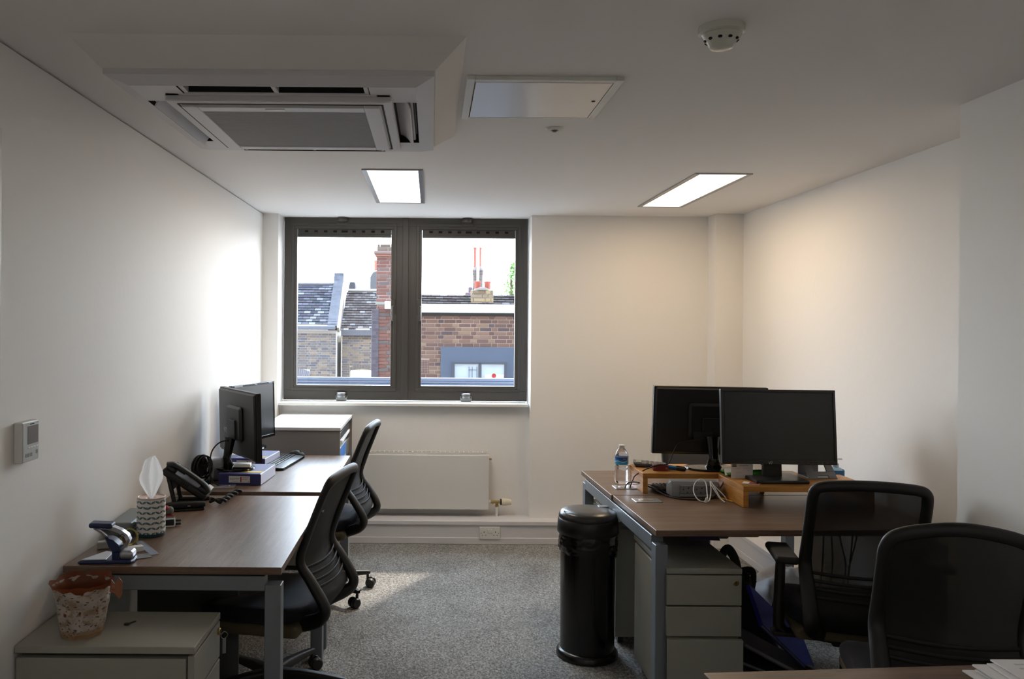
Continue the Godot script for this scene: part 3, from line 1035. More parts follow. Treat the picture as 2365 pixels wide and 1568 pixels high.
func ceiling_fittings() -> void:
	panel_light(-0.366, -0.05, 4.245, 5.405, "white lit ceiling light panel in front of the window", 0.78, Color(1.0, 0.96, 0.90))
	panel_light(1.372, 1.67, 4.285, 5.49, "white lit ceiling light panel above the right desks", 0.56, Color(1.0, 0.86, 0.66))
	panel_light(-0.366, -0.05, -1.3, -0.1, "unseen ceiling light panel behind the viewer on the left, lighting furniture fronts", 0.26, Color(1.0, 0.96, 0.91))  # out of view, placed to light surfaces that face away from the window
	panel_light(1.372, 1.67, -1.3, -0.1, "unseen ceiling light panel behind the viewer on the right, lighting furniture fronts", 0.12, Color(1.0, 0.96, 0.91))  # also unseen, its place and strength chosen for light from behind

	# cassette air conditioner hung below the ceiling with a sloping plaster surround
	var sx0 := -1.02
	var sx1 := 0.092
	var sz0 := 2.285
	var sz1 := 3.50
	var px0 := -0.955
	var px1 := 0.003
	var pz0 := 2.375
	var pz1 := 3.385
	var yb := 2.306
	var su := S()
	var a := [V(sx0, CEIL, sz0), V(sx1, CEIL, sz0), V(sx1, CEIL, sz1), V(sx0, CEIL, sz1)]
	var b := [V(px0 - 0.004, yb, pz0 - 0.004), V(px1 + 0.004, yb, pz0 - 0.004), V(px1 + 0.004, yb, pz1 + 0.004), V(px0 - 0.004, yb, pz1 + 0.004)]
	for i in 4:
		var j := (i + 1) % 4
		su.quad(a[i], b[i], b[j], a[j])
	su.quad(b[0], b[3], b[2], b[1])
	su.quad(a[0], a[1], a[2], a[3])
	struct("trim_3", su, M.ceiling, "sloping white plaster surround hung round the air conditioner", "ceiling surround")

	var o := thing("air_conditioner", "white four way cassette air conditioner hung from the ceiling", "air conditioner", V((px0 + px1) / 2, yb, (pz0 + pz1) / 2))
	var W := px1 - px0
	var D := pz1 - pz0
	var body := S()
	var duct := S()
	var hw := W / 2
	var hd := D / 2
	# rim: bevelled outer band, four flat sides between the slots and the middle
	for i in 4:
		body.xf = at(Vector3.ZERO, i * PI / 2)
		var h1 := hw if i % 2 == 0 else hd
		var h2 := hd if i % 2 == 0 else hw
		# outer face, sloping band, inner flat
		var yo := -0.016
		var yi := -0.034
		var p := [Vector3(-h1, 0, h2), Vector3(h1, 0, h2), Vector3(h1, yo, h2), Vector3(-h1, yo, h2)]
		body.quad(p[3], p[2], p[1], p[0])
		var q := [Vector3(-h1 + 0.055, yi, h2 - 0.055), Vector3(h1 - 0.055, yi, h2 - 0.055)]
		body.quad(q[0], q[1], p[2], p[3])
		# corner flats beside the slot
		for s in [-1.0, 1.0]:
			var x0: float = s * 0.285
			var x1: float = s * (h1 - (0.055 if i % 2 == 0 else 0.135))
			body.quad(Vector3(minf(x0, x1), yi, h2 - 0.135), Vector3(maxf(x0, x1), yi, h2 - 0.135), Vector3(maxf(x0, x1), yi, h2 - 0.055), Vector3(minf(x0, x1), yi, h2 - 0.055))
		# inner ring to the middle block
		body.quad(Vector3(-h1 + 0.135, yi, h2 - 0.175), Vector3(h1 - 0.135, yi, h2 - 0.175), Vector3(h1 - 0.135, yi, h2 - 0.135), Vector3(-h1 + 0.135, yi, h2 - 0.135))
		duct.xf = body.xf
		duct.quad(Vector3(-0.285, yi, h2 - 0.135), Vector3(0.285, yi, h2 - 0.135), Vector3(0.285, 0.01, h2 - 0.12), Vector3(-0.285, 0.01, h2 - 0.12))
		duct.quad(Vector3(-0.285, 0.0, h2 - 0.062), Vector3(0.285, 0.0, h2 - 0.062), Vector3(0.285, yi, h2 - 0.055), Vector3(-0.285, yi, h2 - 0.055))
		for s in [-1.0, 1.0]:
			duct.quad(Vector3(s * 0.285, yi, h2 - 0.135), Vector3(s * 0.285, 0.0, h2 - 0.135), Vector3(s * 0.285, 0.0, h2 - 0.055), Vector3(s * 0.285, yi, h2 - 0.055))
	body.xf = Transform3D()
	part(o, "body", body, M.acwhite)
	duct.xf = Transform3D()
	part(o, "duct", duct.box(Vector3(0, 0.003, 0), Vector3(W - 0.02, 0.002, D - 0.02)), M.slot)  # slot walls and backing coloured near black for the shade inside
	for i in 4:
		var h2 := hd if i % 2 == 0 else hw
		var fl := S()
		fl.xf = at(Vector3.ZERO, i * PI / 2)
		var rows := []
		for r in 6:
			var f := r / 5.0
			var ang := lerpf(0.15, 1.15, f)
			rows.append([Vector3(-0.28, -0.005 - 0.05 * sin(ang) * f, h2 - 0.125 + 0.055 * f * cos(ang * 0.5)), Vector3(0.28, -0.005 - 0.05 * sin(ang) * f, h2 - 0.125 + 0.055 * f * cos(ang * 0.5))])
		if i % 2 == 1:
			fl.sheet(rows, 0.005)
			fl.rbox(Vector3(0, -0.012, h2 - 0.072), Vector3(0.55, 0.03, 0.012), 0.005)
		else:
			fl.rbox(Vector3(0, -0.033, h2 - 0.133), Vector3(0.565, 0.006, 0.010), 0.002)
			for x in [-0.275, 0.0, 0.275]:
				fl.rbox(Vector3(x, -0.018, h2 - 0.095), Vector3(0.014, 0.03, 0.07), 0.003)
		fl.xf = Transform3D()
		part(o, "louvre", fl, M.acwhite)
	var mid := S()
	mid.rbox(Vector3(0, -0.036, 0), Vector3(0.70, 0.03, 0.70), 0.006)
	part(o, "centre_panel", mid, M.acwhite)
	var gr := S()
	for s in [-1.0, 1.0]:
		gr.rbox(Vector3(s * 0.285, -0.054, 0.0), Vector3(0.05, 0.012, 0.62), 0.003)
		gr.rbox(Vector3(0, -0.054, s * 0.285), Vector3(0.52, 0.012, 0.05), 0.003)
	var go := part(o, "grille", gr, M.acwhite)
	var sl := S()
	for i in 58:
		sl.box(Vector3(0, -0.055, -0.258 + i * 0.00905), Vector3(0.522, 0.005, 0.0055))
	for i in 9:
		sl.box(Vector3(-0.26 + i * 0.065, -0.053, 0), Vector3(0.004, 0.004, 0.522))
	part(go, "slat", sl, mat(Color(0.66, 0.65, 0.65), 0.6)).set_meta("kind", "stuff")
	part(go, "filter", S().box(Vector3(0, -0.0505, 0), Vector3(0.53, 0.002, 0.53)), mat(Color(0.40, 0.39, 0.39), 0.9))
	part(go, "badge", S().rbox(Vector3(-0.02, -0.0605, 0.288), Vector3(0.062, 0.004, 0.02), 0.003), M.white)
	var seam := S()
	for s in [-1.0, 1.0]:
		seam.box(Vector3(s * 0.318, -0.0515, 0), Vector3(0.006, 0.0015, 0.64))
		seam.box(Vector3(0, -0.0515, s * 0.318), Vector3(0.64, 0.0015, 0.006))
	part(o, "seam", seam, grey(0.25, 0.8))

	o = thing("access_hatch", "square white metal access hatch in the ceiling beside the air conditioner", "access hatch", V(0.362, CEIL, 2.895))
	var f := S()
	for s in [-1.0, 1.0]:
		f.rbox(Vector3(s * 0.24, -0.006, 0), Vector3(0.027, 0.014, 0.507), 0.003)
		f.rbox(Vector3(0, -0.006, s * 0.24), Vector3(0.455, 0.014, 0.027), 0.003)
	part(o, "frame", f, M.white)
	var dm := mat(Color(0.88, 0.86, 0.85), 0.22)
	dm.metallic_specular = 0.6
	part(o, "door", S().rbox(Vector3(0.0, -0.008, 0), Vector3(0.446, 0.01, 0.446), 0.002), dm)
	part(o, "lock", S().disc(0.007, 0.002, Vector3(0.20, -0.0148, 0.01), 14, 0.0005), M.slot)

	var cream := mat(Color(0.83, 0.83, 0.79), 0.22)
	o = thing("smoke_detector", "round white smoke detector on the ceiling", "smoke detector", V(0.768, CEIL, 2.195))
	part(o, "base", S().lathe([Vector2(0.0, -0.022), Vector2(0.052, -0.022), Vector2(0.059, -0.018), Vector2(0.060, 0.0)], 40), cream)
	part(o, "head", S().lathe([Vector2(0.0, -0.061), Vector2(0.022, -0.060), Vector2(0.030, -0.057), Vector2(0.033, -0.053), Vector2(0.036, -0.045), Vector2(0.046, -0.032), Vector2(0.053, -0.023), Vector2(0.052, -0.021)], 40), cream)
	for i in 10:
		var an := TAU * (i + 0.35) / 10
		var hs := S()
		hs.xf = Transform3D(Basis(Vector3.UP, an) * Basis(Vector3.RIGHT, 0.78), Vector3(sin(an) * 0.0425, -0.0385, cos(an) * 0.0425))
		hs.slab(round_rect(0.011, 0.0075, 0.0037), -0.0015, 0.0012, 0.0005)
		part(o, "vent", hs, M.slot)
	o = thing("ceiling_sensor", "small round white ceiling sensor near the access hatch", "sensor", V(0.494, CEIL, 3.34))
	part(o, "rim", S().lathe([Vector2(0.0, -0.006), Vector2(0.016, -0.006), Vector2(0.018, -0.0095), Vector2(0.026, -0.0095), Vector2(0.036, -0.004), Vector2(0.038, 0.0)], 32), M.white)
	part(o, "lens", S().lathe([Vector2(0.0, -0.016), Vector2(0.008, -0.015), Vector2(0.013, -0.011), Vector2(0.015, -0.005)], 20), grey(0.45, 0.3))


# ---------------------------------------------------------------- on the walls
func wall_fittings() -> void:
	# thermostat: built facing +z, then turned to face +x
	var o := thing("thermostat", "white wall controller with a dark square display near the door", "thermostat", V(LEFT, 1.2115, 2.487), PI / 2)
	part(o, "body", S().rbox(Vector3(0, 0, 0.013), Vector3(0.104, 0.122, 0.026), 0.004), M.white)
	part(o, "face", S().rbox(Vector3(0, 0, 0.0255), Vector3(0.098, 0.116, 0.003), 0.0015), mat(Color(0.74, 0.76, 0.77), 0.3))
	part(o, "display", S().rbox(Vector3(0.012, 0.020, 0.0267), Vector3(0.066, 0.056, 0.002), 0.001), mat(Color(0.42, 0.41, 0.41), 0.25))
	for i in 4:
		part(o, "button", S().rbox(Vector3(-0.012 + i * 0.0165, -0.0185, 0.0275), Vector3(0.0135, 0.0035, 0.002), 0.001), M.white)
	for p in [[-0.028, -0.040], [-0.014, -0.040], [0.002, -0.040], [0.036, -0.036]]:
		part(o, "key", S().rbox(Vector3(p[0], p[1], 0.0272), Vector3(0.011, 0.011, 0.0014), 0.001), mat(Color(0.52, 0.54, 0.55), 0.5))
	part(o, "logo", S().rbox(Vector3(0.006, 0.0515, 0.0272), Vector3(0.026, 0.0035, 0.0008), 0.0004, 1), M.ink)

	o = thing("radiator", "flat white panel radiator under the window", "radiator", V(-0.06, 0.222, FAR + 0.04))
	var rw := 0.98
	var rh := 0.412
	part(o, "front_panel", S().rbox(Vector3(0, rh / 2 - 0.006, 0.025), Vector3(rw, rh - 0.012, 0.018), 0.007, 3), M.radiator)
	part(o, "rear_panel", S().rbox(Vector3(0, rh / 2 - 0.006, -0.03), Vector3(rw - 0.01, rh - 0.012, 0.014), 0.006), M.radiator)
	for s in [-1.0, 1.0]:
		part(o, "side_panel", S().rbox(Vector3(s * (rw / 2 - 0.003), rh / 2 - 0.004, -0.004), Vector3(0.008, rh - 0.02, 0.062), 0.003), M.radiator)
	var g := S()
	g.rbox(Vector3(0, rh + 0.002, 0.026), Vector3(rw, 0.008, 0.008), 0.003)
	g.rbox(Vector3(0, rh + 0.002, -0.026), Vector3(rw, 0.008, 0.006), 0.003)
	part(o, "top_rail", g, M.radiator)
	for i in 29:
		part(o, "grille_bar", S().rbox(Vector3(-0.482 + i * 0.0343, rh + 0.003, 0), Vector3(0.0075, 0.009, 0.056), 0.002, 1), M.radiator)
	part(o, "air_vent", S().rod(Vector3(rw / 2, rh - 0.045, 0), Vector3(rw / 2 + 0.022, rh - 0.045, 0), 0.007, 0.005), M.brass)
	var vx := rw / 2
	part(o, "bush", S().rod(Vector3(vx - 0.004, 0.052, 0), Vector3(vx + 0.016, 0.052, 0), 0.015), M.white)
	var vb := S()
	vb.rod(Vector3(vx + 0.016, 0.052, 0), Vector3(vx + 0.026, 0.052, 0), 0.011)
	vb.rod(Vector3(vx + 0.026, 0.052, 0), Vector3(vx + 0.036, 0.052, 0), 0.016, -1, 6)
	vb.rod(Vector3(vx + 0.036, 0.052, 0), Vector3(vx + 0.088, 0.052, 0), 0.012)
	vb.rod(Vector3(vx + 0.062, 0.058, 0), Vector3(vx + 0.062, 0.020, 0), 0.011)
	vb.rod(Vector3(vx + 0.062, 0.030, 0), Vector3(vx + 0.062, 0.018, 0), 0.015, -1, 6)
	part(o, "valve_body", vb, M.brass)
	var hd := S()
	hd.rod(Vector3(vx + 0.086, 0.052, 0), Vector3(vx + 0.098, 0.052, 0), 0.023)
	part(o, "valve_collar", hd, M.black)
	part(o, "valve_head", S().tube([Vector3(vx + 0.097, 0.052, 0), Vector3(vx + 0.103, 0.052, 0), Vector3(vx + 0.13, 0.052, 0), Vector3(vx + 0.164, 0.052, 0), Vector3(vx + 0.167, 0.052, 0)], [0.025, 0.028, 0.026, 0.021, 0.018], 18), mat(Color(0.86, 0.83, 0.74), 0.45))
	part(o, "pipe", S().rod(Vector3(vx + 0.062, 0.02, 0), Vector3(vx + 0.062, -0.055, 0), 0.009), M.white)

	o = thing("double_socket", "white double wall socket on the trunking below the radiator", "wall socket", V(0.431, 0.083, FAR - 0.1))
	part(o, "plate", S().rbox(Vector3(0, 0, 0.006), Vector3(0.148, 0.088, 0.014), 0.003), M.white)
	for s in [-1.0, 1.0]:
		part(o, "switch", S().rbox(Vector3(s * 0.0095, 0.016, 0.0145), Vector3(0.0115, 0.024, 0.006), 0.002), M.white)
		var hs := S()
		var cx: float = s * 0.041
		hs.box(Vector3(cx, 0.008, 0.0131), Vector3(0.0045, 0.009, 0.0006))
		hs.box(Vector3(cx - 0.0115, -0.014, 0.0131), Vector3(0.0075, 0.0042, 0.0006))
		hs.box(Vector3(cx + 0.0115, -0.014, 0.0131), Vector3(0.0075, 0.0042, 0.0006))
		hs.box(Vector3(s * 0.062, 0.0, 0.0131), Vector3(0.005, 0.005, 0.0006))
		part(o, "pin_hole", hs, M.slot)
# ---------------------------------------------------------------- desks
func table_top(o: Node3D, x0: float, x1: float, z0: float, z1: float, wood: Material) -> void:      # z depth, walnut laminate 25 mm
	var s := S().rbox(Vector3((x0 + x1) / 2, DESK - 0.0125, -(z0 + z1) / 2), Vector3(x1 - x0, 0.025, z1 - z0), 0.0025, 2)
	part(o, "tabletop", s, wood)


func left_desk(z0: float, z1: float, label: String) -> Node3D:
	var o := thing("desk", label, "desk", V(-1.222, 0, z0), 0, "walnut desks along the left wall")
	var w := 0.729
	var d := z1 - z0
	table_top(o, 0, w, 0, d, M.walnut_long)
	part(o, "edge_band", S().box(Vector3(w / 2, DESK - 0.0125, 0.0002), Vector3(w - 0.004, 0.021, 0.0008)), M.walnut)
	for q in [[w - 0.03, 0.035], [0.03, 0.035], [w - 0.03, d - 0.035], [0.03, d - 0.035]]:
		part(o, "leg", S().rbox(Vector3(q[0], 0.348, -q[1]), Vector3(0.055, 0.70, 0.055), 0.004), M.frame)
	for z in [0.035, d - 0.035]:
		part(o, "end_beam", S().rbox(Vector3(w / 2, 0.702, -z), Vector3(w - 0.114, 0.05, 0.055), 0.004), M.frame)
	for x in [0.14, w - 0.16]:
		part(o, "rail", S().rbox(Vector3(x, 0.70, -d / 2), Vector3(0.04, 0.04, d - 0.13), 0.003), M.frame)
	var sp := S()
	for q in [[w - 0.06, 0.06], [0.06, 0.06], [w - 0.06, d - 0.06], [0.06, d - 0.06]]:
		sp.box(Vector3(q[0], 0.7305, -q[1]), Vector3(0.08, 0.009, 0.06))
	part(o, "spacer", sp, M.slot)
	return o


func grommet(parent_label: String, p: Vector3, turn: float) -> void:
	var o := thing("desk_port", parent_label, "cable port", p, turn)
	var s := S()
	s.xf = at(Vector3.ZERO, 0, -PI / 2)
	s.slab(round_rect(0.125, 0.085, 0.008), 0, 0.004, 0.0015)
	s.xf = Transform3D()
	part(o, "plate", s, M.silver)
	s = S()
	s.xf = at(Vector3(0, 0.0035, 0), 0, -PI / 2)
	s.slab(round_rect(0.078, 0.040, 0.019, 8), 0, 0.0022, 0.0008)
	part(o, "flap", s, mat(Color(0.80, 0.78, 0.75), 0.2, 0.6))


const RA := 0.035       # the right desks stand slightly askew


func rd(x: float, y: float, d: float) -> Vector3:      # a point on the right desks: along, up, away
	return Vector3(0.904, y, -3.285) + Basis(Vector3.UP, RA) * Vector3(x, 0, -d)


func left_desks() -> void:
	left_desk(2.742, 3.885, "walnut topped desk nearest the door, with a tissue box on it")
	left_desk(3.972, 5.088, "walnut topped desk by the window, with two monitors on it")
	grommet("silver cable port beside the paper ream on the left desks", V(-1.03, DESK, 4.085), 0.1)
	pedestal("grey drawer pedestal at the end of the left desks, bark pot on top", V(-0.695, 0, 2.586), PI / 2, false)
	# what stands under the left desks
	single("modesty_panel", "grey panel standing behind the left desks under the tabletop", "panel", S().rbox(V(-1.0, 0.36, 3.42), Vector3(0.42, 0.66, 0.02), 0.004), mat(Color(0.34, 0.35, 0.34), 0.6))
	var pc := thing("computer_tower", "dark computer tower on the floor under the nearest left desk", "computer", V(-1.02, 0, 3.0))
	part(pc, "case", S().rbox(Vector3(0, 0.21, 0), Vector3(0.18, 0.41, 0.42), 0.008), grey(0.13, 0.5))
	part(pc, "front", S().rbox(Vector3(0, 0.21, 0.213), Vector3(0.172, 0.40, 0.012), 0.005), M.black)
	part(pc, "foot", S().rbox(Vector3(0, 0.004, 0), Vector3(0.15, 0.008, 0.38), 0.002), M.black)


func right_desks() -> void:
	var o := thing("bench_desk", "double walnut bench desk on grey metal legs along the right side", "desk", V(0.904, 0, 3.285), RA)
	table_top(o, 0, 1.2, 0, 0.672, M.walnut)
	table_top(o, -0.006, 1.2, 0.682, 1.345, M.walnut)
	for q in [[0.026, 0.035], [1.174, 0.035], [0.026, 1.31], [1.15, 1.29]]:
		part(o, "leg", S().rbox(Vector3(q[0], 0.348, -q[1]), Vector3(0.05, 0.70, 0.06), 0.004), M.frame)
	for x in [0.026, 1.174]:
		part(o, "end_beam", S().rbox(Vector3(x, 0.695, -0.672), Vector3(0.05, 0.058, 1.215), 0.004), M.frame)
	for z in [0.38, 0.58, 0.78, 1.0]:
		part(o, "rail", S().rbox(Vector3(0.6, 0.70, -z), Vector3(1.09, 0.035, 0.04), 0.003), M.frame)
	var sp := S()
	for x in [0.05, 1.15]:
		for z in [0.08, 0.60, 0.75, 1.27]:
			sp.box(Vector3(x, 0.7295, -z), Vector3(0.08, 0.011, 0.08))
	part(o, "spacer", sp, M.slot)
	var tray := S()
	tray.rbox(Vector3(0.62, 0.62, -0.678), Vector3(0.9, 0.012, 0.22), 0.003)
	tray.rbox(Vector3(0.62, 0.655, -0.57), Vector3(0.9, 0.07, 0.008), 0.003)
	tray.rbox(Vector3(0.62, 0.655, -0.786), Vector3(0.9, 0.07, 0.008), 0.003)
	part(o, "cable_tray", tray, M.frame)
	grommet("silver cable port by the water bottle with black cables in it", rd(0.115, DESK, 0.86), RA)
	grommet("silver cable port at the corner of the nearer right desk", rd(0.128, DESK, 0.548), RA)
	var p := rd(0.05, 0, 0.03)
	pedestal("grey three drawer pedestal under the front edge of the right desks", V(1.094, 0, 3.27), 0.0, true)
	pedestal("grey pedestal under the far right desk behind the black bin", V(1.06, 0, 4.57), PI, false)

	# the desk corner at the bottom edge of the picture
	o = thing("desk", "pale walnut desk corner at the bottom right with papers on it", "desk", V(0.648, 0, 1.938), 0.085)
	var s := S().rbox(Vector3(0.55, DESK - 0.0125, 0.4), Vector3(1.1, 0.025, 0.8), 0.003)
	part(o, "tabletop", s, M.walnut)
	for x in [0.04, 1.06]:
		for z in [0.05, 0.75]:
			part(o, "leg", S().rbox(Vector3(x, 0.36, z), Vector3(0.055, 0.72, 0.055), 0.004), M.frame)
	part(o, "end_beam", S().rbox(Vector3(0.04, 0.70, 0.4), Vector3(0.05, 0.05, 0.65), 0.004), M.frame)


func pedestal(label: String, p: Vector3, turn: float, open: bool) -> void:      # front face at z = 0, body behind
	var o := thing("drawer_pedestal", label, "drawer pedestal", p, turn)
	var w := 0.30
	var d := 0.53
	var h := 0.612
	part(o, "body", S().rbox(Vector3(0, 0.31, -d / 2 - 0.012), Vector3(w - 0.008, 0.53, d - 0.024), 0.004), M.pedestal)
	part(o, "top", S().rbox(Vector3(0, h - 0.011, -d / 2), Vector3(w, 0.022, d + 0.004), 0.003), M.pedestal)
	var y := 0.05
	var hs := [0.288, 0.122, 0.124]
	for i in 3:
		var hh: float = hs[i]
		var out := 0.022 if open and i == 0 else 0.0
		var dr := S()
		dr.rbox(Vector3(0, y + hh / 2, -0.009 + out), Vector3(w - 0.002, hh - 0.005, 0.02), 0.003)
		if out > 0:
			dr.rbox(Vector3(0, y + hh / 2 - 0.012, -0.02), Vector3(w - 0.03, hh - 0.03, 0.05), 0.002)
		var dn := part(o, "drawer", dr, M.pedestal)
		if i == 2:
			var lk := S()
			lk.disc(0.0115, 0.009, Vector3.ZERO, 20, 0.002)
			lk.turned(Basis(Vector3.RIGHT, PI / 2))
			for q in lk.v.size():
				lk.v[q] += Vector3(0.124, y + hh - 0.030, 0.0)
			part(dn, "lock", lk, M.brass)
			part(dn, "keyhole", S().box(Vector3(0.124, y + hh - 0.030, 0.0094), Vector3(0.002, 0.008, 0.0008)), M.slot)
		y += hh + 0.0015
	for x in [-0.11, 0.11]:
		for z in [-0.07, -d + 0.06]:
			part(o, "castor", S().rod(Vector3(x - 0.012, 0.021, z), Vector3(x + 0.012, 0.021, z), 0.021, -1, 16), M.black)


# ---------------------------------------------------------------- chairs
func back_loop(arch: bool, narrow := 1.0) -> Array:
	var half := [Vector3(0, 0.378, 0.12), Vector3(0.09, 0.388, 0.14), Vector3(0.155, 0.415, 0.195), Vector3(0.186, 0.448, 0.268), Vector3(0.196, 0.478, 0.292), Vector3(0.198, 0.52, 0.282), Vector3(0.198, 0.60, 0.232), Vector3(0.197, 0.672, 0.188), Vector3(0.196, 0.76, 0.212), Vector3(0.195, 0.88, 0.258)]
	if arch:
		half += [Vector3(0.192, 0.925, 0.275), Vector3(0.172, 0.962, 0.290), Vector3(0.11, 0.986, 0.302), Vector3(0, 1.0, 0.308)]
	else:
		half += [Vector3(0.193, 0.94, 0.282), Vector3(0.186, 0.972, 0.296), Vector3(0.160, 0.988, 0.304), Vector3(0.08, 0.996, 0.309), Vector3(0, 0.998, 0.310)]
	var full := []
	for i in half.size():
		full.append(half[i])
	for i in range(half.size() - 2, 0, -1):
		full.append(Vector3(-half[i].x, half[i].y, half[i].z))
	return full


func chair(label: String, p: Vector3, turn: float, base_turn: float, arms := false, arch := false, low := 0.0) -> Node3D:
	var o := thing("office_chair", label, "office chair", p, turn, "black mesh backed office chairs")
	var lp := curve(back_loop(arch), 5, true)
	var fr := S()
	var lr := []
	for q in lp:
		lr.append(lerpf(0.0215, 0.0145, smoothstep(0.45, 0.85, q.y)))
	fr.tube(lp, lr, 14, true, Vector3(0, 0.25, 1), 1.4)
	part(o, "back_frame", fr, M.chair)
	# the net between the uprights
	var prof := curve([Vector2(0.395, 0.15), Vector2(0.45, 0.245), Vector2(0.51, 0.272), Vector2(0.58, 0.238), Vector2(0.66, 0.192), Vector2(0.76, 0.208), Vector2(0.88, 0.254), Vector2(0.95, 0.284), Vector2(0.985, 0.30)], 3)
	var rows := []
	for q in prof:
		var half := 0.19
		if q.x < 0.47:
			half = lerpf(0.10, 0.185, clampf((q.x - 0.395) / 0.075, 0, 1))
		if q.x > 0.955:
			half = lerpf(0.185, 0.15 if not arch else 0.10, (q.x - 0.955) / 0.03)
		var r := []
		for j in 9:
			var f := j / 4.0 - 1.0
			r.append(Vector3(f * half, q.x, q.y - 0.004 + 0.012 * (1 - f * f)))
		rows.append(r)
	part(o, "back_net", S().skin(rows), M.net)
	for i in 4:
		var y := 0.565 + i * 0.026
		var z := 0.258 - i * 0.014
		var c := curve([Vector3(-0.185, y, z - 0.012), Vector3(-0.09, y - 0.004, z + 0.008), Vector3(0, y - 0.006, z + 0.014), Vector3(0.09, y - 0.004, z + 0.008), Vector3(0.185, y, z - 0.012)], 3)
		part(o, "lumbar_bar", S().tube(c, 0.0035, 8, false, Vector3(0, 0, 1), 1.9), M.black_soft)
	# seat: cushion with a drooping front
	var cu := []
	for i in 9:
		var a := PI * i / 8.0 - PI / 2
		var ring := []
		for q in round_rect(1, 1, 0.30, 6):
			var k := 1.0 - 0.10 * (1 - cos(a)) - (0.06 if i == 0 or i == 8 else 0.0)
			var x: float = q.x * 0.49 * k
			var z: float = q.y * 0.47 * k
			var droop := 0.035 * pow(clampf((-z - 0.10) / 0.14, 0, 1), 2.0)
			ring.append(Vector3(x, 0.447 + 0.033 * sin(a) - droop + 0.012 * pow(absf(x) / 0.24, 2.0), z - 0.03))
		cu.append(ring)
	var cs := S()
	cs.skin(cu, true, true)
	var cap := []
	for e in [[0, false], [8, true]]:
		var mid := Vector3.ZERO
		for q in cu[e[0]]:
			mid += q
		mid /= cu[e[0]].size()
		var mids := []
		for q in cu[e[0]]:
			mids.append(mid)
		if e[1]: cs.skin([cu[e[0]], mids], true, true)
		else: cs.skin([mids, cu[e[0]]], true, true)
	part(o, "seat", cs, M.seat)
	part(o, "seat_pan", S().rbox(Vector3(0, 0.398, -0.025), Vector3(0.46, 0.05, 0.43), 0.022, 3), M.tan)
	var me := S()
	me.rbox(Vector3(0, 0.362, 0.0), Vector3(0.17, 0.05, 0.26), 0.012)
	me.rbox(Vector3(0, 0.37, 0.12), Vector3(0.12, 0.03, 0.12), 0.01)
	me.rod(Vector3(0.08, 0.36, -0.05), Vector3(0.24, 0.355, -0.06), 0.007)
	part(o, "mechanism", me, M.black)
	part(o, "gas_lift", S().lathe([Vector2(0.026, 0.10), Vector2(0.026, 0.24), Vector2(0.016, 0.242), Vector2(0.016, 0.345)], 20), M.black)
	if arms:
		for s in [-1.0, 1.0]:
			var ar := S()
			ar.rbox(Vector3(s * 0.215, 0.372, 0.10), Vector3(0.17, 0.018, 0.07), 0.006)
			ar.tube([Vector3(s * 0.25, 0.372, 0.10), Vector3(s * 0.274, 0.40, 0.10), Vector3(s * 0.276, 0.50, 0.11), Vector3(s * 0.272, 0.672, 0.12)], [0.02, 0.021, 0.021, 0.018], 12, false, Vector3(1, 0, 0), 1.5)
			var an := part(o, "armrest", ar, M.chair)
			var pad := S()
			pad.rbox(Vector3(s * 0.268, 0.688, 0.12), Vector3(0.088, 0.03, 0.24), 0.014, 3)
			part(an, "arm_pad", pad, M.black_soft)
	var hub := S()
	hub.lathe([Vector2(0, 0.07), Vector2(0.045, 0.07), Vector2(0.05, 0.08), Vector2(0.045, 0.125), Vector2(0.035, 0.135), Vector2(0, 0.135)], 24)
	part(o, "hub", hub, M.chair)
	for i in 5:
		var b := base_turn - turn + TAU * i / 5
		var leg := S()
		var e := Vector3(cos(b), 0, -sin(b))
		var side := Vector3.UP.cross(e)
		var pr := [[0.03, 0.102, 0.029, 0.024], [0.12, 0.104, 0.026, 0.021], [0.22, 0.097, 0.021, 0.016], [0.30, 0.088, 0.017, 0.012], [0.318, 0.086, 0.012, 0.008]]
		var rr := []
		for q in pr:
			var c: Vector3 = e * q[0] + Vector3.UP * q[1]
			var ring := []
			for t in round_rect(2, 2, 0.6, 3):
				ring.append(c + side * t.x * q[2] * 0.85 + Vector3.UP * t.y * q[3])
			rr.append(ring)
		leg.skin(rr, true, true)
		var ln := part(o, "leg", leg, M.chair)
		var ca := S()
		var w := e * 0.305
		var sw := Basis(Vector3.UP, b + 0.9 + i * 1.3)
		var ax := sw * Vector3(1, 0, 0)
		var tr := sw * Vector3(0, 0, 0.018)
		for s in [-1.0, 1.0]:
			var c0: Vector3 = w + tr + ax * 0.010 * s + Vector3.UP * 0.029
			ca.tube([c0, c0 + ax * 0.003 * s, c0 + ax * 0.014 * s, c0 + ax * 0.018 * s], [0.027, 0.029, 0.028, 0.022], 18)
		ca.rod(w + Vector3.UP * 0.03, w + Vector3.UP * 0.085, 0.008)
		ca.rod(w + tr - ax * 0.01 + Vector3.UP * 0.029, w + tr + ax * 0.01 + Vector3.UP * 0.029, 0.012)
		part(ln, "castor", ca, M.black)
	for q in o.get_children():      # a seat set lower on its gas lift
		if not (q.name.begins_with("leg") or q.name.begins_with("hub") or q.name.begins_with("gas")):
			q.position.y -= low
	return o


func chairs() -> void:
	chair("black mesh chair at the nearest left desk, seen side on", V(-0.655, 0, 3.46), 1.38, deg_to_rad(66), false, false, 0.035)
	chair("black mesh chair at the left desk by the window and radiator", V(-0.63, 0, 4.77), 1.45, deg_to_rad(31))
	chair("black mesh chair with armrests pushed up to the right desks, back turned", V(1.672, 0, 3.29), -0.22, deg_to_rad(20), true)
	chair("black arched mesh chair nearest the viewer at the bottom right", V(1.612, 0, 2.64), -0.29, deg_to_rad(50), false, true)
	chair("black mesh chair on the far side of the right desks below the monitor", V(1.66, 0, 4.92), PI, deg_to_rad(10), true)
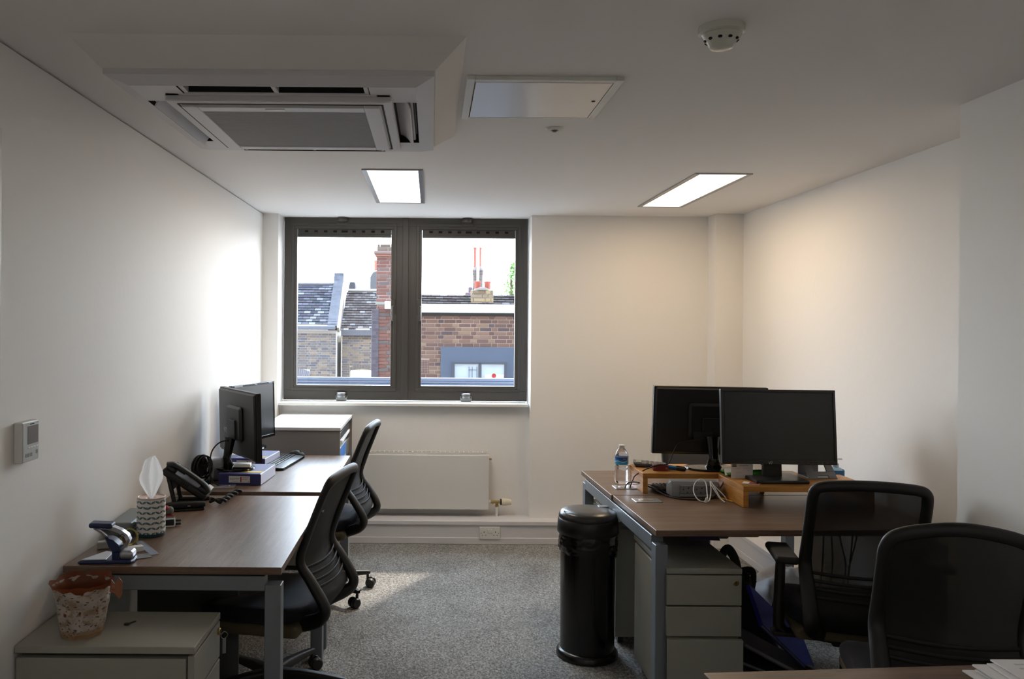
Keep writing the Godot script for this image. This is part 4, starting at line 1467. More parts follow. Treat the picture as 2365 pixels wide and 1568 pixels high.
# ---------------------------------------------------------------- shared desk things
func monitor(label: String, p: Vector3, turn: float, w: float, h: float, low: float, tilt: float, round_base: bool, glossy := false, roll := 0.0) -> Node3D:      # screen faces +z; low: bottom of the panel above the base
	var o := thing("monitor", label, "monitor", p, turn)
	var pm: Material = M.black
	var t := at(Vector3(0, low + h / 2, 0.02), 0, -tilt, roll)
	var s := S()
	s.xf = t
	s.rbox(Vector3(0, 0, -0.006), Vector3(w, h, 0.022), 0.004)
	s.slab(round_rect(w - 0.012, h - 0.012, 0.01), -0.028, -0.012, 0.008)
	var c := part(o, "casing", s, pm)
	s = S(); s.xf = t
	s.rbox(Vector3(0, 0.004, 0.0052), Vector3(w - 0.028, h - 0.036, 0.002), 0.001)
	part(c, "screen", s, M.screen)
	s = S(); s.xf = t
	for a in [[0.0, h / 2 - 0.006, w, 0.012], [0.0, -h / 2 + 0.009, w, 0.018], [-w / 2 + 0.006, 0.0, 0.012, h - 0.02], [w / 2 - 0.006, 0.0, 0.012, h - 0.02]]:
		s.rbox(Vector3(a[0], a[1], 0.006), Vector3(a[2], a[3], 0.005), 0.002)
	part(c, "bezel", s, M.black_gloss if glossy else M.black)
	s = S(); s.xf = t
	s.slab(round_rect(w * 0.40, h * 0.52, 0.02), -0.046, -0.020, 0.012)
	s.rbox(Vector3(0, -0.03, -0.048), Vector3(0.10, 0.10, 0.012), 0.004)
	part(o, "rear_housing", s, pm)
	s = S()
	if round_base:
		var lp := curve([Vector3(0, 0.012, -0.05), Vector3(0, 0.05, -0.055), Vector3(0, low * 0.7 + 0.03, -0.05), Vector3(0, low + h * 0.28, -0.038)], 4)
		var rr := []
		for i in lp.size():
			var f := float(i) / (lp.size() - 1)
			rr.append(0.020 + 0.014 * pow(absf(f - 0.55) * 1.8, 2.0))
		s.tube(lp, rr, 14, false, Vector3(0, 0, 1), 1.35)
		part(o, "neck", s, M.black_gloss)
		s = S()
		s.lathe([Vector2(0, 0), Vector2(0.115, 0), Vector2(0.12, 0.004), Vector2(0.117, 0.010), Vector2(0.06, 0.016), Vector2(0, 0.018)], 40)
		for i in s.v.size():
			s.v[i] = s.v[i] * Vector3(1.12, 1, 0.86) + Vector3(0, 0, -0.015)
		part(o, "base", s, M.black_gloss)
	else:
		s.slab(PackedVector2Array([Vector2(-0.046, 0.012), Vector2(0.046, 0.012), Vector2(0.036, low + 0.14), Vector2(-0.036, low + 0.14)]), -0.062, -0.036, 0.004)
		part(o, "neck", s, M.black)
		part(o, "base", S().rbox(Vector3(0, 0.008, -0.02), Vector3(0.245, 0.016, 0.20), 0.005), mat(Color(0.10, 0.105, 0.12), 0.35))
	return o


func ream(label: String, p: Vector3, turn: float) -> void:      # a wrapped ream of paper, label end towards +z
	var o := thing("paper_ream", label, "paper ream", p, turn)
	part(o, "wrapper", S().rbox(Vector3(0, 0.0285, -0.1485), Vector3(0.216, 0.057, 0.297), 0.004), M.blue_ream)
	part(o, "wrapper_side", S().rbox(Vector3(0.1085, 0.0285, -0.1485), Vector3(0.0012, 0.052, 0.29), 0.0005), mat(Color(0.78, 0.78, 0.86), 0.4))
	part(o, "wrapper_top", S().rbox(Vector3(0.02, 0.0572, -0.15), Vector3(0.17, 0.001, 0.28), 0.0004), mat(Color(0.52, 0.54, 0.70), 0.4))
	part(o, "stripe", S().rbox(Vector3(0.05, 0.0578, -0.06), Vector3(0.11, 0.001, 0.035), 0.0004), M.yellow)
	var lb := part(o, "label", S().rbox(Vector3(0.0, 0.029, 0.0003), Vector3(0.108, 0.033, 0.001), 0.0004), M.paper)
	var tx := S()
	tx.text("Paperline", 0.0105, at(Vector3(-0.025, 0.032, 0.001), 0, 0, 0.05), 0.0003, true)
	tx.text("COPIER PAPER", 0.004, at(Vector3(-0.022, 0.0195, 0.001)), 0.0003)
	part(lb, "lettering", tx, M.ink)
	var rd_ := S()
	rd_.box(Vector3(0.008, 0.029, 0.0012), Vector3(0.006, 0.026, 0.0006))
	rd_.text("A4", 0.009, at(Vector3(0.046, 0.018, 0.001)), 0.0004)
	part(lb, "red_print", rd_, M.red)
	var li := S()
	for i in 3:
		li.box(Vector3(0.031 - i * 0.002, 0.040 - i * 0.006, 0.0012), Vector3(0.032 - i * 0.004, 0.0018, 0.0005))
	part(lb, "small_print", li, mat(Color(0.70, 0.45, 0.42), 0.8))


func keyboard(label: String, p: Vector3, turn: float, w: float, d: float, curvy: bool) -> void:      # user side +z
	var o := thing("keyboard", label, "keyboard", p, turn)
	var s := S()
	var rows := []
	for i in 9:
		var f := i / 8.0
		var z := lerpf(-d / 2, d / 2, f)
		var bow := 0.018 * sin(PI * f) if curvy else 0.0
		var half := w / 2 - (0.012 if i in [0, 8] else 0.0)
		var y := lerpf(0.026, 0.013, f)
		var r := []
		for q in [[-half, 0.003], [-half - 0.002, y - 0.004], [-half + 0.006, y], [-half * 0.4, y + 0.001], [half * 0.4, y + 0.001], [half - 0.006, y], [half + 0.002, y - 0.004], [half, 0.003]]:
			r.append(Vector3(q[0], q[1], z + bow * (1 - pow(q[0] / (w / 2), 2.0)) * (1 if f > 0.5 else 0)))
		rows.append(r)
	s.skin(rows, true, true)
	s.rbox(Vector3(0, 0.008, 0), Vector3(w - 0.03, 0.013, d - 0.02), 0.004)
	part(o, "case", s, mat(Color(0.13, 0.135, 0.14), 0.28))
	var k := S()
	var kd := d - (0.065 if curvy else 0.022)
	for r in 6:
		var z := -d / 2 + 0.014 + kd * (r + 0.4) / 6.0
		var y := lerpf(0.0275, 0.018, (z + d / 2) / d)
		var x := -w / 2 + 0.016
		var i := 0
		while x < w / 2 - 0.03:
			var kw := 0.0165
			if r == 5 and i == 3: kw = 0.10
			if r > 1 and i == 0: kw = 0.022
			var gap := 0.008 if i in [13, 16] and w > 0.4 else 0.0022
			if x + kw < w / 2 - 0.008:
				k.rbox(Vector3(x + kw / 2, y, z), Vector3(kw, 0.006, kd / 6.0 - 0.003), 0.0018, 1)
			x += kw + gap
			i += 1
	part(o, "keys", k, mat(Color(0.09, 0.09, 0.095), 0.25)).set_meta("kind", "stuff")


# ---------------------------------------------------------------- on the left desks
func tissue_print() -> ImageTexture:
	var w := 640
	var h := 320
	var im := Image.create(w, h, false, Image.FORMAT_RGB8)
	var white := Color(0.87, 0.86, 0.84)
	var teal := Color(0.13, 0.33, 0.36)
	var sage := Color(0.53, 0.60, 0.59)
	var plum := Color(0.34, 0.16, 0.17)
	var cell := 64.0
	for y in h:
		for x in w:
			var c := white
			var col := int(x / cell)
			var row := int(y / (cell * 0.75))
			var u := (fposmod(x, cell) / cell - 0.5)
			var v := (fposmod(y, cell * 0.75) / (cell * 0.75) - 0.5)
			# two leaves leaning against each other in every cell
			for sd in [-1.0, 1.0]:
				var pu: float = u - sd * 0.25
				var pv := v
				var dirn: float = sd if row % 2 == 0 else -sd
				var a: float = pu * 0.64 + pv * 0.77 * dirn
				var b: float = -pu * 0.77 * dirn + pv * 0.64
				var half := 0.175 * (1.0 - pow(absf(a) / 0.37, 2.0))
				if absf(a) < 0.37 and absf(b) < half:
					c = teal if (sd > 0) == (b > -0.02) else sage
			if row % 3 == 1:
				for q in [[0, -0.16], [-0.07, -0.05], [0.07, -0.05], [-0.05, 0.07], [0.05, 0.07]]:
					if Vector2(u - q[0], (v - q[1]) * 0.75).length() < 0.042:
						c = plum
				if absf(u) < 0.012 and v > -0.15 and v < 0.2:
					c = plum
			im.set_pixel(x, y, c)
	return ImageTexture.create_from_image(im)


func left_things() -> void:
	var o: Node3D
	var s: Shape
	# tissue box
	o = thing("tissue_box", "round tissue box with a leaf pattern and a tissue standing up", "tissue box", V(-1.068, DESK, 3.155))
	var tm := mat(Color(1, 1, 1), 0.5)
	tm.albedo_texture = tissue_print()
	part(o, "sleeve", S().lathe([Vector2(0.053, 0.011), Vector2(0.053, 0.142)], 48), tm)
	part(o, "base", S().lathe([Vector2(0, 0), Vector2(0.052, 0), Vector2(0.0535, 0.002), Vector2(0.0535, 0.012), Vector2(0.052, 0.013)], 48), mat(Color(0.10, 0.27, 0.30), 0.4))
	part(o, "lid", S().lathe([Vector2(0.053, 0.141), Vector2(0.053, 0.147), Vector2(0.050, 0.148), Vector2(0.048, 0.143), Vector2(0.02, 0.142), Vector2(0.012, 0.13)], 48), mat(Color(0.80, 0.72, 0.68), 0.35))
	var rows := []
	for i in 13:
		var f := i / 12.0
		var wl := 0.006 + 0.044 * pow(sin(PI * clampf(f * 1.5, 0, 1) * 0.5 + (0.0 if f < 0.33 else (f - 0.33) * 1.65)), 1.2)
		var wr := 0.006 + 0.040 * pow(sin(PI * clampf(f * 1.25, 0, 1) * 0.5 + (0.0 if f < 0.4 else (f - 0.4) * 1.9)), 1.2)
		if i == 12:
			wl = 0.006; wr = 0.010
		var y := 0.138 + 0.165 * f
		var r := []
		for j in 17:
			var q := j / 8.0 - 1.0
			var x := (q * wl if q < 0 else q * wr) + 0.009 * f
			var fold := 0.010 * sin(q * 7.5 + f * 1.2) * (0.35 + f) * (1.0 - f * 0.3) + 0.018 * absf(q) * f
			var dy := -0.022 * absf(q) * sin(PI * minf(f * 1.2, 1.0)) * (1.0 - f)
			r.append(Vector3(x, y + dy, fold))
		rows.append(r)
	var tis := mat(Color(0.97, 0.965, 0.955), 0.9)
	tis.backlight_enabled = true
	tis.backlight = Color(0.9, 0.9, 0.9)
	tis.cull_mode = BaseMaterial3D.CULL_DISABLED
	part(o, "tissue", S().skin(rows), tis)

	# heavy duty punch with a long handle
	o = thing("hole_punch", "silver hole punch with a blue lever handle at the desk corner", "hole punch", V(-1.092, DESK, 2.80), 0.10)
	s = S()
	s.xf = at(Vector3(0, 0, 0.0), 0, -PI / 2)
	s.slab(PackedVector2Array([Vector2(-0.09, -0.035), Vector2(0.085, -0.04), Vector2(0.092, -0.02), Vector2(0.088, 0.03), Vector2(0.03, 0.075), Vector2(-0.03, 0.085)]), 0.0, 0.012, 0.004)
	part(o, "base", s, M.navy)
	s = S()
	s.xf = at(Vector3(0, 0.0115, 0.0), 0, -PI / 2)
	s.slab(PackedVector2Array([Vector2(-0.082, -0.028), Vector2(0.0, -0.03), Vector2(0.0, 0.06), Vector2(-0.028, 0.076)]), 0.0, 0.004, 0.0015)
	part(o, "plate", s, M.silver)
	part(o, "body", S().slab(PackedVector2Array([Vector2(-0.045, 0.112), Vector2(-0.05, 0.122), Vector2(-0.02, 0.126), Vector2(0.015, 0.121), Vector2(0.044, 0.109), Vector2(0.066, 0.092), Vector2(0.074, 0.074), Vector2(0.068, 0.058), Vector2(0.052, 0.044), Vector2(0.04, 0.036), Vector2(0.025, 0.040), Vector2(0.010, 0.055), Vector2(-0.003, 0.082), Vector2(-0.022, 0.098)]), -0.024, 0.024, 0.010, 60), M.silver)
	part(o, "cheek", S().slab(PackedVector2Array([Vector2(-0.006, 0.086), Vector2(0.020, 0.078), Vector2(0.038, 0.062), Vector2(0.044, 0.046), Vector2(0.038, 0.036), Vector2(0.02, 0.034), Vector2(0.006, 0.055)]), -0.028, 0.028, 0.005, 60), M.navy)
	part(o, "grip", S().rbox(Vector3(0, 0, 0), Vector3(0.078, 0.018, 0.05), 0.0085, 3).moved(at(Vector3(-0.022, 0.125, 0), 0, 0, -0.05)), M.navy)
	part(o, "post", S().rbox(Vector3(0.03, 0.024, 0), Vector3(0.03, 0.036, 0.04), 0.005), M.navy)
	part(o, "tray", S().rbox(Vector3(0.064, 0.026, 0.0), Vector3(0.046, 0.03, 0.06), 0.013, 3), M.silver)
	var ring := S()
	ring.tube(curve([Vector3(0.058, 0.092, 0.0245), Vector3(0.051, 0.098, 0.0245), Vector3(0.045, 0.092, 0.0245), Vector3(0.051, 0.086, 0.0245)], 5, true), 0.0012, 6, true)
	part(o, "emblem", ring, M.navy)

	single("hard_case", "grey plastic case with rounded lid lying against the left wall", "case", S().rbox(Vector3(0, 0.028, 0), Vector3(0.092, 0.056, 0.27), 0.014, 3).rbox(Vector3(0.0, 0.03, 0.0), Vector3(0.096, 0.004, 0.272), 0.0015), mat(Color(0.42, 0.45, 0.45), 0.35), V(-1.176, DESK, 3.235), 0.06)
	o = thing("sharpener", "small grey and black pencil sharpener behind the hole punch", "sharpener", V(-1.17, DESK, 2.955), 0.4)
	part(o, "body", S().rbox(Vector3(0, 0.014, 0), Vector3(0.045, 0.028, 0.028), 0.006), mat(Color(0.66, 0.66, 0.65), 0.4))
	part(o, "slot", S().rbox(Vector3(0.012, 0.0285, 0), Vector3(0.012, 0.002, 0.014), 0.001), M.slot)
	var ym := mat(Color(0.72, 0.69, 0.33, 0.55), 0.15)
	ym.transparency = BaseMaterial3D.TRANSPARENCY_ALPHA
	s = S()
	s.lathe([Vector2(0.026, -0.010), Vector2(0.031, -0.010), Vector2(0.031, 0.010), Vector2(0.026, 0.010), Vector2(0.026, -0.010)], 28)
	s.xf = Transform3D()
	o = thing("tape_roll", "roll of clear yellow sticky tape leaning behind the hole punch", "tape", V(-1.095, DESK, 3.0))
	part(o, "roll", s.moved(at(Vector3(0, 0.030, 0), 0.5, 1.2, 0.3)), mat(Color(0.62, 0.58, 0.28), 0.2))
	part(o, "loose_end", S().sheet([[Vector3(-0.012, 0.002, 0.03), Vector3(0.02, 0.004, 0.034)], [Vector3(-0.004, 0.016, 0.045), Vector3(0.028, 0.02, 0.046)], [Vector3(0.004, 0.004, 0.062), Vector3(0.034, 0.006, 0.06)]], 0.0006), ym)
	o = thing("staple_box", "tiny white box with a red end lying by the hole punch", "box", V(-1.045, DESK, 2.925), 0.65)
	part(o, "carton", S().rbox(Vector3(0, 0.009, 0), Vector3(0.05, 0.018, 0.03), 0.0015), M.white_matt)
	part(o, "label", S().rbox(Vector3(-0.012, 0.009, 0.0153), Vector3(0.018, 0.010, 0.0008), 0.0003), M.red)
	var cm := mat(Color(0.75, 0.80, 0.88, 0.5), 0.12)
	cm.transparency = BaseMaterial3D.TRANSPARENCY_ALPHA
	o = thing("ruler", "clear plastic ruler lying across the desk by the tissue box", "ruler", V(-1.02, DESK, 2.965), 2.18)
	part(o, "blade", S().rbox(Vector3(0, 0.002, 0), Vector3(0.21, 0.003, 0.030), 0.0008), cm)
	var mk := S()
	for i in 20:
		mk.box(Vector3(-0.095 + i * 0.01, 0.0038, 0.010), Vector3(0.0008, 0.0003, 0.008 if i % 5 == 0 else 0.005))
	part(o, "scale", mk, M.ink)
	single("metal_plate", "small shiny metal plate lying in front of the hole punch", "plate", S().rbox(Vector3(0, 0.002, 0), Vector3(0.062, 0.003, 0.05), 0.001), M.silver, V(-1.0, DESK, 2.855), 0.5)

	o = thing("mini_stapler", "small grey stapler with a red top behind the tissue box", "stapler", V(-1.105, DESK, 3.45), 0.3)
	part(o, "body", S().rbox(Vector3(0, 0.024, 0), Vector3(0.06, 0.036, 0.03), 0.015, 3), mat(Color(0.45, 0.45, 0.43), 0.4))
	part(o, "top", S().rbox(Vector3(-0.008, 0.034, 0), Vector3(0.04, 0.022, 0.0315), 0.010, 3), M.red)
	part(o, "base", S().rbox(Vector3(0, 0.004, 0), Vector3(0.056, 0.008, 0.028), 0.003), M.red)
	o = thing("buckle_case", "black case with a white loop front beside the tissue box", "case", V(-1.045, DESK, 3.30), 0.25)
	part(o, "body", S().rbox(Vector3(-0.008, 0.016, 0), Vector3(0.062, 0.032, 0.05), 0.006), M.black)
	s = S()
	s.tube(curve([Vector3(-0.026, 0.006, 0.0265), Vector3(-0.028, 0.024, 0.0265), Vector3(-0.018, 0.030, 0.0265), Vector3(0.018, 0.032, 0.0265), Vector3(0.022, 0.028, 0.0265), Vector3(0.022, 0.006, 0.0265), Vector3(0.016, 0.003, 0.0265), Vector3(-0.02, 0.003, 0.0265)], 4, true), 0.0028, 8, true)
	part(o, "loop", s, M.white)
	part(o, "tab", S().rbox(Vector3(0.034, 0.009, 0.014), Vector3(0.026, 0.008, 0.012), 0.003).rbox(Vector3(0.034, 0.022, 0.014), Vector3(0.026, 0.008, 0.012), 0.003), M.black)
	o = thing("stapler", "long black stapler lying in front of the telephone", "stapler", V(-1.065, DESK, 3.565), 0.33)
	s = S()
	var bl := []
	for q in [[-0.095, 0.012, 0.012], [-0.07, 0.022, 0.016], [-0.02, 0.024, 0.017], [0.04, 0.022, 0.018], [0.075, 0.02, 0.02], [0.088, 0.016, 0.018]]:
		var rg := []
		for t in round_rect(2, 2, 0.8, 4):
			rg.append(Vector3(q[0], 0.024 + t.y * q[1] * 0.62, t.x * q[2]))
		bl.append(rg)
	s.skin(bl, true)
	part(o, "arm", s, M.black_soft)
	part(o, "base", S().rbox(Vector3(-0.005, 0.005, 0), Vector3(0.18, 0.009, 0.036), 0.004), M.black)
	part(o, "plate", S().rbox(Vector3(0.02, 0.022, 0.019), Vector3(0.012, 0.003, 0.002), 0.0008), M.silver)

	telephone()
	fan()
	o = thing("speaker", "rounded silver desk speaker behind the small black fan", "speaker", V(-1.115, DESK, 4.27), 0.5)
	part(o, "body", S().rbox(Vector3(0, 0.058, 0), Vector3(0.085, 0.116, 0.10), 0.025, 4), M.silver)
	part(o, "front", S().rbox(Vector3(0, 0.058, -0.046), Vector3(0.07, 0.10, 0.012), 0.005), M.black_soft)
	part(o, "foot", S().rbox(Vector3(0, 0.004, 0), Vector3(0.07, 0.008, 0.08), 0.003), M.black)

	ream("blue paper ream under the nearer left monitor", V(-0.957, DESK, 4.13), -0.06)
	ream("blue paper ream under the left monitor by the window", V(-1.03, DESK, 4.60), -0.10)
	o = monitor("black monitor showing its back, standing on the nearer paper ream", V(-1.01, DESK + 0.058, 4.30), 2.147, 0.545, 0.345, 0.062, 0.03, true)
	s = S()
	s.xf = at(Vector3(0, 0.062 + 0.172, -0.008), 0, -0.03)
	s.text("V7", 0.035, at(Vector3(0, -0.03, -0.0555), PI), 0.0006)
	s.xf = Transform3D()
	part(o, "emblem", s, grey(0.75, 0.5))
	o = monitor("black monitor with its dark screen turned to the room, by the window", V(-1.085, DESK + 0.058, 4.96), 1.266, 0.50, 0.345, 0.048, 0.03, true, true)
	s = S()
	s.xf = at(Vector3(0, 0.048 + 0.172, 0.02), 0, -0.03)
	s.rbox(Vector3(0.02, 0.1665, 0.009), Vector3(0.03, 0.010, 0.001), 0.0005, 1)
	s.rbox(Vector3(0.20, 0.1665, 0.009), Vector3(0.05, 0.009, 0.001), 0.0005, 1)
	s.rbox(Vector3(-0.18, 0.1665, 0.009), Vector3(0.09, 0.011, 0.001), 0.0005, 1)
	part(o, "sticker", s, mat(Color(0.55, 0.56, 0.58), 0.4))
	single("adapter", "small white adapter lying on the foot of the nearer left monitor", "adapter", S().rbox(Vector3(0, 0.008, 0), Vector3(0.085, 0.016, 0.06), 0.004), M.white, V(-0.965, DESK + 0.076, 4.235), 0.1)
	# monitor cable with its ferrite bead
	var cb := [V(-1.03, 0.96, 4.30), V(-1.07, 0.965, 4.20), V(-1.095, 0.93, 4.13), V(-1.097, 0.87, 4.10), V(-1.09, 0.80, 4.09), V(-1.065, 0.775, 4.085), V(-1.045, 0.762, 4.085)]
	o = thing("monitor_cable", "black monitor cable with a bead running down to the desk port", "cable")
	part(o, "lead", S().tube(curve(cb, 6), 0.0035, 8), M.cable)
	part(o, "bead", S().rod(V(-1.097, 0.888, 4.105), V(-1.095, 0.852, 4.098), 0.0095, -1, 14), M.black)
	keyboard("black keyboard lying lengthwise on the desk by the window", V(-0.875, DESK, 4.775), PI / 2 - 0.12, 0.45, 0.18, true)
	o = thing("mouse", "black computer mouse behind the keyboard by the window", "mouse", V(-0.82, DESK, 5.035), 1.4)
	s = S()
	var mr := []
	for i in 7:
		var a := PI / 2 * i / 6.0
		var rg := []
		for j in 20:
			var b := TAU * j / 20
			rg.append(Vector3(cos(b) * 0.031 * cos(a * 0.98), 0.003 + 0.034 * sin(a), sin(b) * 0.055 * cos(a * 0.98)))
		mr.append(rg)
	s.skin(mr, true, true)
	part(o, "shell", s, M.black)
	part(o, "wheel", S().rod(Vector3(-0.003, 0.030, 0.028), Vector3(0.003, 0.030, 0.028), 0.008, -1, 12), grey(0.3, 0.5))

	# open cupboard against the far wall
	o = thing("storage_cabinet", "grey cabinet with an open front in the far left corner", "cabinet", V(-0.83, 0, 5.64))
	var W := 0.51
	var D := 0.80
	var body := S()
	body.rbox(Vector3(0, 0.46, D / 2 - 0.009), Vector3(W, 0.86, 0.018), 0.002)
	body.rbox(Vector3(0, 0.46, -D / 2 + 0.009), Vector3(W, 0.86, 0.018), 0.002)
	body.rbox(Vector3(-W / 2 + 0.009, 0.46, 0), Vector3(0.018, 0.86, D - 0.036), 0.002)
	body.rbox(Vector3(0, 0.04, 0), Vector3(W - 0.036, 0.018, D - 0.036), 0.002)
	part(o, "carcass", body, mat(Color(0.52, 0.50, 0.49), 0.55))
	part(o, "top", S().rbox(Vector3(0, 0.901, 0), Vector3(W + 0.008, 0.02, D + 0.012), 0.002), mat(Color(0.80, 0.80, 0.80), 0.35))  # paler than the sides, window glare put into its colour
	for y in [0.64, 0.79, 0.33]:
		part(o, "shelf", S().rbox(Vector3(0.0, y, 0), Vector3(W - 0.04, 0.012, D - 0.04), 0.002), mat(Color(0.60, 0.59, 0.58), 0.5))
	single("letter_tray", "black letter tray on the upper shelf of the open cabinet", "tray", S().rbox(Vector3(0, 0.024, 0), Vector3(0.34, 0.048, 0.66), 0.008), M.black, V(-0.755, 0.8165, 5.64))
	single("paper_bundle", "white papers poking out of the open cabinet", "papers", S().rbox(Vector3(0, 0.009, 0), Vector3(0.32, 0.018, 0.60), 0.003), M.paper, V(-0.735, 0.7975, 5.64), 0.02)
	o = thing("storage_box", "box with a bright blue and white end in the open cabinet", "box", V(-0.712, 0.6465, 5.48))
	part(o, "carton", S().rbox(Vector3(0, 0.062, 0), Vector3(0.26, 0.124, 0.38), 0.003), M.white)
	part(o, "blue_end", S().rbox(Vector3(0.131, 0.08, 0.0), Vector3(0.002, 0.08, 0.32), 0.0008), mat(Color(0.10, 0.50, 0.85), 0.4))
	part(o, "red_spot", S().rbox(Vector3(0.1315, 0.02, 0.0), Vector3(0.002, 0.014, 0.06), 0.0008), M.red)
	single("folder_box", "dark grey box file beside the blue ended box in the cabinet", "box", S().rbox(Vector3(0, 0.055, 0), Vector3(0.27, 0.11, 0.24), 0.004), grey(0.42, 0.5), V(-0.722, 0.6465, 5.84))


func telephone() -> void:      # user side +z, turned to face +x
	var o := thing("telephone", "black desk telephone with its handset on a tilted stand", "telephone", V(-1.092, DESK, 3.715), PI / 2 + 0.08)
	var t := at(Vector3(0, 0.100, 0), 0, 0.60)
	var s := S()
	s.xf = t
	s.rbox(Vector3(0, 0, 0), Vector3(0.185, 0.034, 0.225), 0.012, 3)
	part(o, "body", s, M.black)
	s = S(); s.xf = t
	s.rbox(Vector3(0.035, 0.018, -0.062), Vector3(0.10, 0.008, 0.07), 0.003)
	var dn := part(o, "display_frame", s, M.black_gloss)
	s = S(); s.xf = t
	s.rbox(Vector3(0.035, 0.0215, -0.062), Vector3(0.078, 0.003, 0.042), 0.001)
	part(dn, "display", s, mat(Color(0.50, 0.50, 0.48), 0.3))
	for r in 4:
		for c in 3:
			s = S(); s.xf = t
			s.rbox(Vector3(0.005 + c * 0.024, 0.0185, 0.000 + r * 0.022), Vector3(0.018, 0.007, 0.014), 0.003, 1)
			part(o, "key", s, mat(Color(0.52, 0.50, 0.47), 0.5))
	s = S(); s.xf = t
	s.rbox(Vector3(0.035, 0.0175, 0.096), Vector3(0.10, 0.002, 0.024), 0.0006)
	part(o, "paper_strip", s, M.paper)
	s = S(); s.xf = t
	var hp := curve([Vector3(-0.062, 0.024, -0.106), Vector3(-0.062, 0.040, -0.088), Vector3(-0.062, 0.046, -0.04), Vector3(-0.062, 0.046, 0.03), Vector3(-0.062, 0.040, 0.08), Vector3(-0.062, 0.022, 0.104)], 4)
	var hr := []
	for i in hp.size():
		hr.append(0.011 + 0.006 * pow(absf(i / (hp.size() - 1.0) - 0.5) * 2.0, 2.0))
	s.tube(hp, hr, 14, false, Vector3(0, 1, 0), 1.55)
	s.rbox(Vector3(-0.062, 0.022, -0.085), Vector3(0.05, 0.026, 0.05), 0.012, 3)
	s.rbox(Vector3(-0.062, 0.022, 0.085), Vector3(0.05, 0.026, 0.05), 0.012, 3)
	part(o, "handset", s, M.black)
	for i in 4:
		s = S(); s.xf = t
		s.rbox(Vector3(-0.0935, 0.004, -0.012 + i * 0.010), Vector3(0.002, 0.014, 0.004), 0.0008, 1)
		part(o, "speaker_slot", s, M.slot)
	s = S()
	for x in [-0.06, 0.06]:
		s.tube([Vector3(x, 0.135, -0.075), Vector3(x, 0.008, -0.045)], 0.010, 10)
		s.tube([Vector3(x, 0.008, -0.075), Vector3(x, 0.008, 0.085)], 0.008, 10)
	s.rbox(Vector3(0, 0.09, -0.062), Vector3(0.13, 0.05, 0.008), 0.003)
	s.rbox(Vector3(0, 0.008, -0.06), Vector3(0.13, 0.012, 0.02), 0.003)
	part(o, "stand", s, grey(0.16, 0.4))
	# coiled cord, doubled back on itself
	var path := curve([Vector3(-0.062, 0.020, 0.11), Vector3(-0.045, 0.012, 0.155), Vector3(0.0, 0.013, 0.17), Vector3(0.06, 0.014, 0.175), Vector3(0.12, 0.014, 0.19), Vector3(0.165, 0.015, 0.205)], 80)
	for ph in [0.0, PI]:
		var hx := []
		for i in path.size():
			var f := float(i)
			var c: Vector3 = path[i]
			var tw: float = f * 0.045 + ph
			var side := Vector3(0.0, cos(tw), sin(tw)) * 0.007
			hx.append(c + side + Vector3(0, 0.005, 0) + Vector3(0, cos(f * 0.9), sin(f * 0.9)) * 0.005)
		part(o, "cord", S().tube(hx, 0.0024, 5), M.cable)


func fan() -> void:
	var o := thing("desk_fan", "small black round desk fan behind the telephone", "fan", V(-1.155, DESK, 4.165), 1.12)
	var c := Vector3(0, 0.085, 0)
	var s := S()
	for z in [-0.018, 0.0, 0.018]:
		var ring := []
		for i in 36:
			ring.append(c + Vector3(cos(TAU * i / 36), sin(TAU * i / 36), 0) * (0.058 if z == 0.0 else 0.055) + Vector3(0, 0, z))
		s.tube(ring, 0.004, 8, true)
	part(o, "rim", s, M.black)
	s = S()
	for z in [-0.021, 0.021]:
		for i in 26:
			var a := TAU * i / 26
			s.tube([c + Vector3(cos(a), sin(a), 0) * 0.014 + Vector3(0, 0, z * 1.2), c + Vector3(cos(a + 0.3), sin(a + 0.3), 0) * 0.055 + Vector3(0, 0, z * 0.85)], 0.0013, 5)
	s.rod(c + Vector3(0, 0, -0.024), c + Vector3(0, 0, -0.021), 0.055, 0.057, 28)
	part(o, "guard", s, M.black)
	for i in 5:
		var a := TAU * i / 5
		var b := S()
		b.xf = Transform3D(Basis(Vector3(0, 0, 1), a), c)
		b.sheet([[Vector3(0.010, -0.008, -0.006), Vector3(0.030, -0.016, -0.008), Vector3(0.048, -0.016, -0.008)], [Vector3(0.012, 0.0, 0.0), Vector3(0.032, 0.0, 0.0), Vector3(0.051, 0.0, 0.0)], [Vector3(0.010, 0.010, 0.006), Vector3(0.030, 0.018, 0.008), Vector3(0.046, 0.02, 0.008)]], 0.0015)
		b.xf = Transform3D()
		part(o, "blade", b, mat(Color(0.10, 0.12, 0.17), 0.35))
	part(o, "motor", S().rod(c + Vector3(0, 0, -0.036), c + Vector3(0, 0, 0.022), 0.014, 0.012, 18), M.black)
	s = S()
	s.tube(curve([Vector3(0.062, 0.085, 0), Vector3(0.05, 0.03, 0), Vector3(0.0, 0.012, 0), Vector3(-0.05, 0.03, 0), Vector3(-0.062, 0.085, 0)], 5), 0.004, 8)
	s.lathe([Vector2(0, 0), Vector2(0.045, 0), Vector2(0.045, 0.006), Vector2(0.02, 0.016), Vector2(0, 0.017)], 24)
	part(o, "stand", s, M.black)
# ---------------------------------------------------------------- on the right desks
func riser(label: String, p: Vector3, turn: float, w: float, d: float, h: float) -> Node3D:
	var o := thing("monitor_riser", label, "monitor riser", p, turn)
	part(o, "board", S().rbox(Vector3(w / 2, h - 0.0125, -d / 2), Vector3(w, 0.025, d), 0.002), M.bamboo)
	for x in [0.013, w - 0.013]:
		part(o, "side", S().rbox(Vector3(x, (h - 0.025) / 2, -d / 2), Vector3(0.024, h - 0.025, d - 0.004), 0.002), M.bamboo)
	return o


